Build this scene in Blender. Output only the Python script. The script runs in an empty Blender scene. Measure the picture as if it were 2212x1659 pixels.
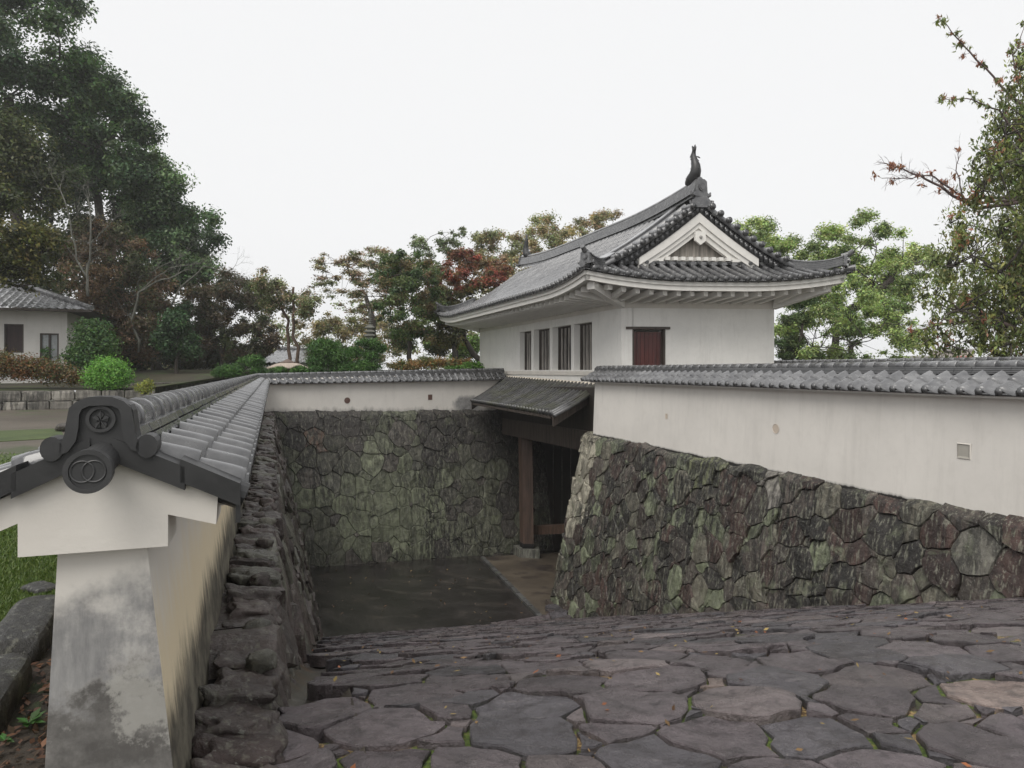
import bpy, math, random
import numpy as np
from mathutils import Vector, noise as mnoise
sc = bpy.context.scene
R_ = math.radians
# ---------------------------------------------------------------- camera (eye at the origin, looking along +Y)
F = 1500.0; CX = 1106.0; HY = 800.0
cam_d = bpy.data.cameras.new("camera"); cam = bpy.data.objects.new("camera", cam_d)
sc.collection.objects.link(cam); sc.camera = cam
cam_d.sensor_width = 36.0; cam_d.lens = 36.0 * F / 2212.0
cam.rotation_euler = (R_(90), 0, 0); cam.location = (0, 0, 0)
cam_d.shift_y = -(829.5 - HY) / 2212.0
cam_d.clip_start = 0.05; cam_d.clip_end = 3000
# ---------------------------------------------------------------- world: overcast sky, and one weak wide sun
w = bpy.data.worlds.new("World"); sc.world = w; w.use_nodes = True
nt = w.node_tree; nt.nodes.clear()
o = nt.nodes.new("ShaderNodeOutputWorld"); bg = nt.nodes.new("ShaderNodeBackground")
sk = nt.nodes.new("ShaderNodeTexSky"); sk.sky_type = 'NISHITA'; sk.sun_disc = False
SUN_EL, SUN_AZ = 52, 205
sk.sun_elevation = R_(SUN_EL); sk.sun_rotation = R_(SUN_AZ); sk.air_density = 1.0; sk.dust_density = 4.0
hs = nt.nodes.new("ShaderNodeHueSaturation"); hs.inputs['Saturation'].default_value = 0.06
mx = nt.nodes.new("ShaderNodeMix"); mx.data_type = 'RGBA'; mx.inputs[0].default_value = 0.9
mx.inputs[7].default_value = (6.95, 6.98, 7.04, 1)
nt.links.new(sk.outputs[0], hs.inputs['Color']); nt.links.new(hs.outputs[0], mx.inputs[6])
nt.links.new(mx.outputs[2], bg.inputs[0]); nt.links.new(bg.outputs[0], o.inputs[0])
bg.inputs[1].default_value = 0.105
sl = bpy.data.lights.new("sun", 'SUN'); sl.energy = 1.6; sl.angle = R_(40); sl.color = (1, 0.96, 0.9)
so = bpy.data.objects.new("sun", sl); sc.collection.objects.link(so)
az = R_(SUN_AZ); el = R_(SUN_EL)
sdir = Vector((math.sin(az) * math.cos(el), math.cos(az) * math.cos(el), math.sin(el)))
so.rotation_euler = sdir.to_track_quat('Z', 'Y').to_euler()
sc.view_settings.view_transform = 'Standard'; sc.view_settings.look = 'None'
sc.view_settings.exposure = 0.44; sc.view_settings.gamma = 1.0
try:
    sc.cycles.max_bounces = 6; sc.cycles.transparent_max_bounces = 8; sc.cycles.diffuse_bounces = 3
except Exception: pass

# ---------------------------------------------------------------- helpers
def U(x, y, Y):                       # a pixel of the 2212 px wide picture at depth Y -> point
    return Vector(((x - CX) / F * Y, Y, (HY - y) / F * Y))
def lerp(a, b, t): return a + (b - a) * t
def sst(a, b, x):
    t = min(1, max(0, (x - a) / (b - a))); return t * t * (3 - 2 * t)
def n3(x, y, z=0.0): return mnoise.noise(Vector((x, y, z)))
class MB:
    def __init__(s): s.v = []; s.f = []; s.c = []; s.col = None
    def add(s, vs, fs, col=None):
        b = len(s.v); s.v.extend([tuple(p) for p in vs]); s.f.extend([tuple(i + b for i in f) for f in fs])
        s.c.extend([col or (1, 1, 1)] * len(vs))
    def hexa(s, p, col=None):         # 8 points, bottom 4 then top 4
        s.add(p, [(3, 2, 1, 0), (4, 5, 6, 7), (0, 1, 5, 4), (1, 2, 6, 5), (2, 3, 7, 6), (3, 0, 4, 7)], col)
    def box(s, o, ax, ay, az_, col=None):
        o = Vector(o); ax = Vector(ax); ay = Vector(ay); az_ = Vector(az_)
        s.hexa([o, o + ax, o + ax + ay, o + ay, o + az_, o + ax + az_, o + ax + ay + az_, o + ay + az_], col)
    def bx(s, x0, y0, z0, x1, y1, z1, col=None):
        s.box((x0, y0, z0), (x1 - x0, 0, 0), (0, y1 - y0, 0), (0, 0, z1 - z0), col)
    def grid(s, nu, nv, fn, col=None, flip=False):
        vs = [fn(i, j) for i in range(nu + 1) for j in range(nv + 1)]; fs = []
        for i in range(nu):
            for j in range(nv):
                a = i * (nv + 1) + j; q = (a, a + nv + 1, a + nv + 2, a + 1)
                fs.append(q[::-1] if flip else q)
        s.add(vs, fs, col)
    def tube(s, pts, rad, n=8, col=None, caps=True):
        pts = [Vector(p) for p in pts]; m = len(pts)
        if not hasattr(rad, '__len__'): rad = [rad] * m
        vs = []; fs = []; up = Vector((0.13, 0.07, 1)).normalized(); prev = None
        for i, p in enumerate(pts):
            t = (pts[min(i + 1, m - 1)] - pts[max(i - 1, 0)])
            t = t.normalized() if t.length > 1e-9 else Vector((0, 0, 1))
            if prev is None:
                a = t.cross(up)
                if a.length < 1e-3: a = t.cross(Vector((1, 0, 0)))
            else: a = prev - t * prev.dot(t)
            a.normalize(); prev = a; b = t.cross(a)
            for k in range(n):
                an = 2 * math.pi * k / n
                vs.append(p + (a * math.cos(an) + b * math.sin(an)) * rad[i])
        for i in range(m - 1):
            for k in range(n):
                k2 = (k + 1) % n
                fs.append((i * n + k, i * n + k2, (i + 1) * n + k2, (i + 1) * n + k))
        if caps: fs.append(tuple(range(n))[::-1]); fs.append(tuple((m - 1) * n + k for k in range(n)))
        s.add(vs, fs, col)
    def prism(s, poly, fn, d0, d1, col=None):   # poly in 2-D, fn(a,b,d)->point
        n = len(poly)
        vs = [fn(a, b, d0) for a, b in poly] + [fn(a, b, d1) for a, b in poly]
        fs = [tuple(range(n)), tuple(range(2 * n - 1, n - 1, -1))] + [(i, n + i, n + (i + 1) % n, (i + 1) % n) for i in range(n)]
        s.add(vs, fs, col)
    def rock(s, c, ax, ay, az_, rnd, rough=0.12, col=None, n=5, p=3.2):
        c = Vector(c); ax = Vector(ax); ay = Vector(ay); az_ = Vector(az_); off = rnd.random() * 50
        dirs = [((0,0,1),(1,0,0),(0,1,0)), ((0,0,-1),(0,1,0),(1,0,0)), ((1,0,0),(0,1,0),(0,0,1)), ((-1,0,0),(0,0,1),(0,1,0)), ((0,1,0),(0,0,1),(1,0,0)), ((0,-1,0),(1,0,0),(0,0,1))]
        for nn, uu, vv in dirs:
            nn = Vector(nn); uu = Vector(uu); vv = Vector(vv)
            def fn(i, j):
                d = nn + uu * (2 * i / n - 1) + vv * (2 * j / n - 1)
                l = (abs(d.x) ** p + abs(d.y) ** p + abs(d.z) ** p) ** (1 / p); d = d / l
                k = 1 + rough * 2.2 * n3(d.x * 1.3 + off, d.y * 1.3, d.z * 1.3) + rough * n3(d.x * 3 + off, d.y * 3, d.z * 3)
                return c + (ax * d.x + ay * d.y + az_ * d.z) * k
            s.grid(n, n, fn, col)
    def build(s, name, m, parent=None, smooth=False, label=None, weld=False):
        me = bpy.data.meshes.new(name)
        nv = len(s.v)
        me.from_pydata(s.v, [], s.f); me.update()
        at = me.color_attributes.new("Col", 'FLOAT_COLOR', 'POINT')
        arr = np.ones((nv, 4), dtype=np.float32)
        if nv: arr[:, :3] = np.array(s.c, dtype=np.float32)
        at.data.foreach_set("color", arr.ravel())
        if smooth: me.polygons.foreach_set("use_smooth", [True] * len(me.polygons))
        ob = bpy.data.objects.new(name, me); sc.collection.objects.link(ob)
        me.materials.append(m)
        if parent: ob.parent = parent
        if label: ob["label"] = label
        return ob
def np_mesh(name, V, FQ, C, m, parent=None):
    """quads from numpy arrays"""
    me = bpy.data.meshes.new(name); nv = len(V); nf = len(FQ); k = FQ.shape[1]
    me.vertices.add(nv); me.vertices.foreach_set("co", V.astype(np.float32).ravel())
    me.loops.add(nf * k); me.loops.foreach_set("vertex_index", FQ.astype(np.int32).ravel())
    me.polygons.add(nf); me.polygons.foreach_set("loop_start", np.arange(0, nf * k, k, dtype=np.int32))
    me.polygons.foreach_set("loop_total", np.full(nf, k, dtype=np.int32))
    me.update(calc_edges=True)
    at = me.color_attributes.new("Col", 'FLOAT_COLOR', 'POINT')
    a = np.ones((nv, 4), dtype=np.float32); a[:, :3] = C; at.data.foreach_set("color", a.ravel())
    ob = bpy.data.objects.new(name, me); sc.collection.objects.link(ob); me.materials.append(m)
    if parent: ob.parent = parent
    return ob
def tag(o, label=None, cat=None, group=None, kind=None):
    if label: o["label"] = label
    if cat: o["category"] = cat
    if group: o["group"] = group
    if kind: o["kind"] = kind
    return o
def thing(name, loc, label, cat, group=None):
    o = bpy.data.objects.new(name, None); sc.collection.objects.link(o); o.location = loc
    o.empty_display_size = 0.3
    return tag(o, label, cat, group)
def adopt(root):                      # parts were built in world space: keep them there
    for c in root.children:
        c.matrix_parent_inverse = root.matrix_basis.inverted() if False else root.matrix_basis.inverted()
class G:                              # group helper: builds parts under an Empty placed at the thing's base
    def __init__(s, name, loc, label, cat, group=None):
        s.o = thing(name, loc, label, cat, group); s.inv = s.o.matrix_basis.copy()
        from mathutils import Matrix
        s.inv = Matrix.Translation(-Vector(loc))
    def part(s, name, mb, m, smooth=False, label=None):
        ob = mb.build(name, m, s.o, smooth, label); ob.matrix_parent_inverse = s.inv; return ob
    def sub(s, parent, name, mb, m, smooth=False, label=None):
        return mb.build(name, m, parent, smooth, label)

# ---------------------------------------------------------------- materials
class NT:
    def __init__(s, name):
        s.m = bpy.data.materials.new(name); s.m.use_nodes = True; s.t = s.m.node_tree; s.t.nodes.clear()
        s.out = s.n("ShaderNodeOutputMaterial"); s.b = s.n("ShaderNodeBsdfPrincipled"); s.l(s.b.outputs[0], s.out.inputs[0])
        s.geo = s.n("ShaderNodeNewGeometry")
    def n(s, t, **k):
        x = s.t.nodes.new(t)
        for a, v in k.items(): setattr(x, a, v)
        return x
    def l(s, a, b): s.t.links.new(a, b)
    def mapping(s, scale=(1, 1, 1), src=None, rot=(0, 0, 0)):
        mp = s.n("ShaderNodeMapping"); mp.inputs['Scale'].default_value = scale; mp.inputs['Rotation'].default_value = rot
        s.l(src or s.geo.outputs['Position'], mp.inputs['Vector']); return mp.outputs[0]
    def noise(s, scale, detail=5, rough=0.55, vec=None, dist=0.0):
        x = s.n("ShaderNodeTexNoise"); x.inputs['Scale'].default_value = scale; x.inputs['Detail'].default_value = detail
        x.inputs['Roughness'].default_value = rough; x.inputs['Distortion'].default_value = dist
        s.l(vec or s.geo.outputs['Position'], x.inputs['Vector']); return x.outputs[0]
    def ramp(s, f, p0, p1, c0=(0, 0, 0, 1), c1=(1, 1, 1, 1), ease='LINEAR'):
        x = s.n("ShaderNodeValToRGB"); x.color_ramp.interpolation = ease
        x.color_ramp.elements[0].position = p0; x.color_ramp.elements[1].position = p1
        x.color_ramp.elements[0].color = c0; x.color_ramp.elements[1].color = c1
        s.l(f, x.inputs[0]); return x.outputs[0]
    def mr(s, f, a, b, c=0.0, d=1.0):
        x = s.n("ShaderNodeMapRange"); x.interpolation_type = 'SMOOTHSTEP'
        for i, v in enumerate((a, b, c, d)): x.inputs[i + 1].default_value = v
        s.l(f, x.inputs[0]); return x.outputs[0]
    def mix(s, f, a, b, bt='MIX'):
        x = s.n("ShaderNodeMix"); x.data_type = 'RGBA'; x.blend_type = bt; x.clamp_factor = True
        for i, v in ((0, f), (6, a), (7, b)):
            if isinstance(v, (int, float)): x.inputs[i].default_value = v
            elif isinstance(v, tuple): x.inputs[i].default_value = v if len(v) == 4 else (*v, 1)
            else: s.l(v, x.inputs[i])
        return x.outputs[2]
    def math(s, op, a, b=0.0):
        x = s.n("ShaderNodeMath"); x.operation = op
        for i, v in ((0, a), (1, b)):
            if isinstance(v, (int, float)): x.inputs[i].default_value = v
            else: s.l(v, x.inputs[i])
        return x.outputs[0]
    def sep(s, v=None):
        x = s.n("ShaderNodeSeparateXYZ"); s.l(v or s.geo.outputs['Position'], x.inputs[0]); return x.outputs
    def attr(s):
        x = s.n("ShaderNodeAttribute"); x.attribute_name = "Col"; return x.outputs['Color']
    def bump(s, h, strength=0.3, dist=0.02):
        x = s.n("ShaderNodeBump"); x.inputs['Strength'].default_value = strength; x.inputs['Distance'].default_value = dist
        s.l(h, x.inputs['Height']); s.l(x.outputs[0], s.b.inputs['Normal'])
    def fin(s, col, rough=0.6, spec=None):
        if isinstance(col, tuple): s.b.inputs['Base Color'].default_value = (*col[:3], 1)
        else: s.l(col, s.b.inputs['Base Color'])
        if isinstance(rough, (int, float)): s.b.inputs['Roughness'].default_value = rough
        else: s.l(rough, s.b.inputs['Roughness'])
        if spec is not None: s.b.inputs['Specular IOR Level'].default_value = spec
        return s.m
def m_stone(name, tint=(1, 1, 1), lichen=0.35, streak=0.6, rough=0.55, green=(0.17, 0.19, 0.12)):
    t = NT(name); c = t.attr(); c = t.mix(1.0, c, (*tint, 1), 'MULTIPLY')
    a = t.noise(2.6, 8, 0.7); c = t.mix(t.ramp(a, 0.3, 0.75), t.mix(1.0, c, (0.55, 0.55, 0.55), 'MULTIPLY'), t.mix(1.0, c, (1.35, 1.35, 1.35), 'MULTIPLY'))
    st = t.noise(1.0, 6, 0.7, t.mapping((9, 9, 1.1)))
    zone = t.ramp(t.noise(0.45, 4, 0.6), 0.38, 0.58, (0.4, 0.4, 0.4, 1), (1, 1, 1, 1))
    c = t.mix(t.math('MULTIPLY', t.math('MULTIPLY', t.ramp(st, 0.42, 0.54), streak), zone), c, (0.012, 0.011, 0.01))
    ps = t.noise(1.7, 6, 0.7, t.mapping((12, 12, 1.6), rot=(0, 0, 0.7)))
    c = t.mix(t.math('MULTIPLY', t.ramp(ps, 0.54, 0.63), lichen), c, (0.27, 0.27, 0.21))
    li = t.noise(2.2, 8, 0.72, dist=0.4)
    c = t.mix(t.math('MULTIPLY', t.ramp(li, 0.56, 0.68), lichen), c, (*green, 1))
    sp = t.noise(34, 3, 0.6); c = t.mix(t.math('MULTIPLY', t.ramp(sp, 0.62, 0.7), 0.45), c, (0.3, 0.31, 0.27))
    t.bump(t.math('ADD', t.noise(5, 9, 0.72), t.math('MULTIPLY', t.noise(24, 5, 0.65), 0.3)), 0.9, 0.05)
    return t.fin(c, t.mr(a, 0.3, 0.7, rough - 0.15, rough + 0.15))
def m_flag():
    t = NT("wet_flagstone"); c = t.attr()
    a = t.noise(2.5, 7, 0.6); c = t.mix(t.ramp(a, 0.3, 0.75), t.mix(1.0, c, (0.6, 0.6, 0.6), 'MULTIPLY'), t.mix(1.0, c, (1.35, 1.3, 1.32), 'MULTIPLY'))
    d = t.noise(11, 6, 0.7); c = t.mix(t.math('MULTIPLY', t.ramp(d, 0.48, 0.62), 0.6), c, (0.03, 0.025, 0.026))
    sp = t.noise(60, 3, 0.6); c = t.mix(t.math('MULTIPLY', t.ramp(sp, 0.66, 0.74), 0.4), c, (0.35, 0.33, 0.3))
    cr = t.noise(6, 6, 0.75, t.mapping((1, 3.2, 3), rot=(0, 0, 0.5))); c = t.mix(t.math('MULTIPLY', t.ramp(cr, 0.6, 0.66), 0.5), c, (0.2, 0.18, 0.18))
    t.bump(t.math('ADD', t.noise(9, 9, 0.72), t.math('MULTIPLY', t.noise(45, 4, 0.6), 0.3)), 0.9, 0.045)
    return t.fin(c, t.mr(t.noise(4, 5, 0.6), 0.3, 0.7, 0.15, 0.48))
def m_bed():
    t = NT("stair_bed"); a = t.noise(3.2, 6, 0.65); b = t.noise(40, 3, 0.6)
    c = t.mix(t.ramp(b, 0.35, 0.7), (0.03, 0.024, 0.02), (0.075, 0.055, 0.04))
    ys = t.sep()[1]; near = t.mr(ys, 6.5, 3.6, 0.0, 1.0)
    mo = t.mix(t.ramp(b, 0.4, 0.65), (0.035, 0.06, 0.01), (0.1, 0.14, 0.02))
    c = t.mix(t.math('MULTIPLY', t.ramp(a, 0.40, 0.47), near), c, mo)
    ne = t.mix(t.ramp(t.noise(70, 3, 0.6), 0.4, 0.65), (0.1, 0.06, 0.03), (0.38, 0.27, 0.12))
    c = t.mix(t.math('MULTIPLY', t.ramp(t.noise(4.7, 5, 0.6, t.mapping((1, 1, 1), rot=(0, 0, 1))), 0.52, 0.58), near), c, ne)
    t.bump(b, 0.8, 0.02); return t.fin(c, 0.85)
def m_tile(name="roof_tile", base=0.085, rough=0.36, moss=0.0, light=0.2):
    t = NT(name); a = t.noise(5, 6, 0.65); b = t.noise(1.3, 5, 0.6)
    c = t.mix(t.ramp(a, 0.35, 0.7), (base * .7, base * .7, base * .74), (base * 1.6, base * 1.6, base * 1.62))
    c = t.mix(t.math('MULTIPLY', t.ramp(b, 0.5, 0.65), light), c, (0.25, 0.25, 0.25))
    at = t.attr(); c = t.mix(1.0, c, at, 'MULTIPLY')
    if moss: c = t.mix(t.math('MULTIPLY', t.ramp(t.noise(1.1, 6, 0.6), 0.45, 0.6), moss), c, (0.075, 0.08, 0.03))
    t.bump(t.noise(30, 5, 0.6), 0.12, 0.01)
    t.b.inputs['Coat Weight'].default_value = 0.35 if base > 0.04 else 0.0; t.b.inputs['Coat Roughness'].default_value = 0.12
    return t.fin(c, t.mr(a, 0.3, 0.7, rough - 0.08, rough + 0.14), 0.7)
def m_plain(name, c, rough=0.7, var=0.25, scale=6, bump=0.1, spec=None):
    t = NT(name); a = t.noise(scale, 6, 0.6)
    k = t.mix(t.ramp(a, 0.3, 0.7), tuple(x * (1 - var) for x in c), tuple(min(1, x * (1 + var)) for x in c))
    k = t.mix(1.0, k, t.attr(), 'MULTIPLY')
    t.bump(t.noise(scale * 6, 5, 0.6), bump, 0.01); return t.fin(k, rough, spec)
def m_wood(name, c, rough=0.6):
    t = NT(name); a = t.noise(1, 6, 0.65, t.mapping((14, 14, 1.2)))
    k = t.mix(t.ramp(a, 0.35, 0.68), tuple(x * 0.45 for x in c), tuple(x * 1.3 for x in c))
    k = t.mix(1.0, k, t.attr(), 'MULTIPLY')
    t.bump(a, 0.3, 0.01); return t.fin(k, rough)
def m_plaster(name="plaster", base=(0.66, 0.63, 0.585), edge=None):
    """edge = (z0 at s=0, z1 at s=1, origin, dir, length) bottom line of the plaster, where damp and algae stain it"""
    t = NT(name); a = t.noise(0.9, 5, 0.6); b = t.noise(7, 6, 0.6)
    c = t.mix(t.ramp(a, 0.35, 0.7), tuple(x * 0.94 for x in base), tuple(min(1, x * 1.05) for x in base))
    c = t.mix(t.math('MULTIPLY', t.ramp(b, 0.5, 0.8), 0.16), c, (0.42, 0.39, 0.35))
    rs_ = t.noise(1, 6, 0.7, t.mapping((5, 5, 0.5))); c = t.mix(t.math('MULTIPLY', t.ramp(rs_, 0.52, 0.75), 0.22), c, (0.36, 0.34, 0.31))
    if edge:
        za, zb, h = edge[0], edge[1], edge[2]      # za at x=xa ... linear in X
        s = t.sep(); xm = t.n("ShaderNodeMapRange"); xm.inputs[1].default_value = edge[3]; xm.inputs[2].default_value = edge[4]
        xm.inputs[3].default_value = za; xm.inputs[4].default_value = zb; t.l(s[edge[5]], xm.inputs[0])
        dz = t.math('SUBTRACT', s[2], xm.outputs[0])
        n = t.noise(1, 7, 0.7, t.mapping((3.5, 3.5, 1.4)))
        dz2 = t.math('ADD', dz, t.math('MULTIPLY', t.math('SUBTRACT', n, 0.5), -h * 3.4))
        c = t.mix(t.math('MULTIPLY', t.mr(dz2, h * 1.3, 0.0), 0.75), c, (0.30, 0.29, 0.27))
        c = t.mix(t.mr(dz2, h * 0.35, -h * 0.2), c, (0.03, 0.028, 0.025))
        if len(edge) > 6:                          # dark weathered blotch (x0,z0,rx,rz)
            x0, z0, rx, rz = edge[6]
            e = t.math('ADD', t.math('POWER', t.math('DIVIDE', t.math('SUBTRACT', s[0], x0), rx), 2.0), t.math('POWER', t.math('DIVIDE', t.math('SUBTRACT', s[2], z0), rz), 2.0))
            e = t.math('ADD', e, t.math('MULTIPLY', t.math('SUBTRACT', n, 0.5), 1.6))
            c = t.mix(t.math('MULTIPLY', t.mr(e, 1.1, 0.3), 0.85), c, t.mix(t.ramp(b, 0.3, 0.7), (0.08, 0.08, 0.085), (0.26, 0.26, 0.26)))
    t.bump(t.noise(18, 6, 0.6), 0.1, 0.01)
    return t.fin(c, 0.75, 0.3)
def m_plaster_left(dvec):
    t = NT("weathered_plaster"); P = t.sep(); b = t.noise(7, 6, 0.6)
    c = t.mix(t.ramp(t.noise(1.2, 5, 0.6), 0.35, 0.7), (0.62, 0.585, 0.535), (0.69, 0.66, 0.61))
    N = t.n("ShaderNodeVectorMath"); N.operation = 'DOT_PRODUCT'; t.l(t.geo.outputs['True Normal'], N.inputs[0]); N.inputs[1].default_value = (-dvec[0], -dvec[1], 0)
    end = t.mr(N.outputs['Value'], 0.6, 0.9)
    st = t.noise(1, 8, 0.72, t.mapping((11, 11, 2.2))); st2 = t.noise(5, 7, 0.7); st3 = t.noise(2.6, 6, 0.65)
    # end face: grey bloom from -0.72 down, black below -1.2 with bare patches
    z = P[2]
    g1 = t.mr(t.math('ADD', z, t.math('MULTIPLY', t.math('SUBTRACT', st3, 0.5), 0.7)), -0.62, -0.82)
    grey = t.mix(t.ramp(st, 0.35, 0.7), (0.12, 0.12, 0.125), (0.33, 0.325, 0.315))
    ce = t.mix(t.math('MULTIPLY', g1, t.mr(st2, 0.25, 0.55, 0.35, 0.95)), c, grey)
    g2 = t.mr(t.math('ADD', z, t.math('MULTIPLY', t.math('SUBTRACT', st2, 0.5), 0.9)), -0.98, -1.12)
    ce = t.mix(t.math('MULTIPLY', g2, 0.85), ce, t.mix(t.ramp(st2, 0.4, 0.6), (0.05, 0.046, 0.042), (0.2, 0.19, 0.175)))
    g3 = t.math('MULTIPLY', t.ramp(t.noise(4.2, 7, 0.7, t.mapping((1, 1, 1), rot=(0.3, 0, 2))), 0.53, 0.59), t.mr(z, -0.90, -1.0))
    ce = t.mix(t.math('MULTIPLY', g3, 0.75), ce, (0.36, 0.35, 0.32))
    # side face: yellow then black algae towards the foot
    zz = t.math('ADD', z, t.math('MULTIPLY', t.math('SUBTRACT', st, 0.5), 0.5))
    y1 = t.mr(zz, -0.6, -1.0)
    cs = t.mix(t.math('MULTIPLY', y1, 0.6), c, (0.66, 0.52, 0.28))
    k1 = t.mr(zz, -1.03, -1.25)
    cs = t.mix(t.math('MULTIPLY', k1, 0.95), cs, t.mix(t.ramp(st2, 0.4, 0.6), (0.03, 0.028, 0.025), (0.14, 0.13, 0.1)))
    c = t.mix(end, cs, ce)
    t.bump(t.noise(22, 6, 0.6), 0.2, 0.01); return t.fin(c, 0.72, 0.3)
def m_leaf(name, rough=0.5, trans=0.25):
    t = NT(name); c = t.attr(); t.fin(c, rough, 0.35)
    tr = t.n("ShaderNodeBsdfTranslucent"); t.l(t.mix(1.0, c, (1.5, 1.6, 0.9), 'MULTIPLY'), tr.inputs[0])
    ms = t.n("ShaderNodeMixShader"); ms.inputs[0].default_value = trans
    t.l(t.b.outputs[0], ms.inputs[1]); t.l(tr.outputs[0], ms.inputs[2]); t.l(ms.outputs[0], t.out.inputs[0]); return t.m
def m_bark(name, c):
    t = NT(name); a = t.noise(1, 6, 0.7, t.mapping((9, 9, 2)))
    k = t.mix(t.ramp(a, 0.35, 0.7), tuple(x * .5 for x in c), tuple(x * 1.5 for x in c)); t.bump(a, 0.5, 0.03); return t.fin(k, 0.85)
def m_ground(name, c0, c1, scale=1.0, rough=0.7, fine=30, c2=None, f2=(0.5, 0.6)):
    t = NT(name); a = t.noise(scale, 7, 0.65); b = t.noise(fine, 5, 0.65)
    k = t.mix(t.ramp(a, 0.35, 0.65), c0, c1)
    if c2: k = t.mix(t.ramp(t.noise(scale * 1.7, 6, 0.65, t.mapping((1, 1, 1), rot=(0, 0, 1))), *f2), k, c2)
    k = t.mix(t.math('MULTIPLY', t.ramp(b, 0.35, 0.7), 0.5), k, t.mix(1.0, k, (0.45, 0.45, 0.45), 'MULTIPLY'))
    t.bump(b, 0.5, 0.02); return t.fin(k, rough)
MT = {}
D = Vector((-0.326, 0.9454, 0)); NR = Vector((0.9454, 0.326, 0))     # direction of the side walls, and across
def LW(s, t, z): return Vector((D.x * s + NR.x * t, D.y * s + NR.y * t, z))
MT['tile'] = m_tile("roof_tile", 0.11, 0.2, 0, 0.25); MT['tile_wet'] = m_tile("wet_wall_tile", 0.085, 0.17, 0, 0.2); MT['tile_course'] = m_tile("ridge_course_tile", 0.045, 0.45, 0, 0.05); MT['tile_old'] = m_tile("mossy_tile", 0.075, 0.42, 0.4, 0.1)
MT['tile_dark'] = m_tile("smoked_tile", 0.02, 0.5, 0, 0.0)
MT['stoneR'] = m_stone("rampart_stone", (1, 1, 1), 0.62, 0.95); MT['stoneB'] = m_stone("mossy_rampart_stone", (1, 1, 1), 0.45, 0.9, 0.65, (0.13, 0.15, 0.08))
MT['stoneL'] = m_stone("wet_rampart_stone", (1, 1, 1), 0.3, 0.5, 0.4)
MT['flag'] = m_flag(); MT['bed'] = m_bed()
MT['white'] = m_plaster("tower_plaster", (0.76, 0.745, 0.71)); MT['timber_white'] = m_plain("limewashed_timber", (0.72, 0.70, 0.66), 0.75, 0.06)
MT['wood'] = m_wood("dark_gate_timber", (0.06, 0.045, 0.036)); MT['woodred'] = m_wood("red_brown_door_timber", (0.085, 0.016, 0.012), 0.45)
MT['woodgrey'] = m_wood("weathered_bar_timber", (0.36, 0.33, 0.30)); MT['black'] = m_plain("dark_interior", (0.012, 0.011, 0.01), 0.9)  # near black also paints the shade inside tower and gate passage
MT['gable'] = m_wood("gable_board_timber", (0.30, 0.27, 0.235))
# ---------------------------------------------------------------- stones: a power diagram of irregular blocks
def seeds_var(a0, a1, b0, b1, rfn, rnd, tries=14000, kinds=(1.0, 0.72, 0.5, 0.32), pack=0.82):
    pts = []; cell = {}
    big = max(rfn(a, b) for a in (a0, (a0 + a1) / 2, a1) for b in (b0, (b0 + b1) / 2, b1)) * 1.0
    for kk, k in enumerate(kinds):
        for _ in range(int(tries * (0.5 + kk * 0.5) / len(kinds))):
            a = rnd.uniform(a0, a1); b = rnd.uniform(b0, b1); r = rfn(a, b) * k
            i, j = int(a // big), int(b // big); ok = True
            for ii in range(i - 2, i + 3):
                for jj in range(j - 2, j + 3):
                    for (x, y, q) in cell.get((ii, jj), ()):
                        if (x - a) ** 2 + (y - b) ** 2 < ((q + r) * pack) ** 2: ok = False; break
                    if not ok: break
                if not ok: break
            if ok: pts.append((a, b, r)); cell.setdefault((i, j), []).append((a, b, r))
    return pts
def clip(poly, nx, ny, c):            # keep nx*x+ny*y <= c
    out = []; n = len(poly)
    for i in range(n):
        p = poly[i]; q = poly[(i + 1) % n]; dp = nx * p[0] + ny * p[1] - c; dq = nx * q[0] + ny * q[1] - c
        if dp <= 0: out.append(p)
        if (dp < 0 < dq) or (dq < 0 < dp):
            t = dp / (dp - dq); out.append((p[0] + (q[0] - p[0]) * t, p[1] + (q[1] - p[1]) * t))
    return out
def cells(pts, box, K=26):
    A = np.array(pts); res = []
    a0, a1, b0, b1 = box
    for i, (x, y, r) in enumerate(pts):
        d = (A[:, 0] - x) ** 2 + (A[:, 1] - y) ** 2; idx = np.argsort(d)[1:K + 1]
        poly = [(a0, b0), (a1, b0), (a1, b1), (a0, b1)]
        for j in idx:
            qx, qy, qr = pts[j]; nx = qx - x; ny = qy - y
            c = (qx * qx + qy * qy - qr * qr - x * x - y * y + r * r) / 2
            poly = clip(poly, nx, ny, c)
            if len(poly) < 3: break
        res.append(poly if len(poly) >= 3 else None)
    return res
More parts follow.
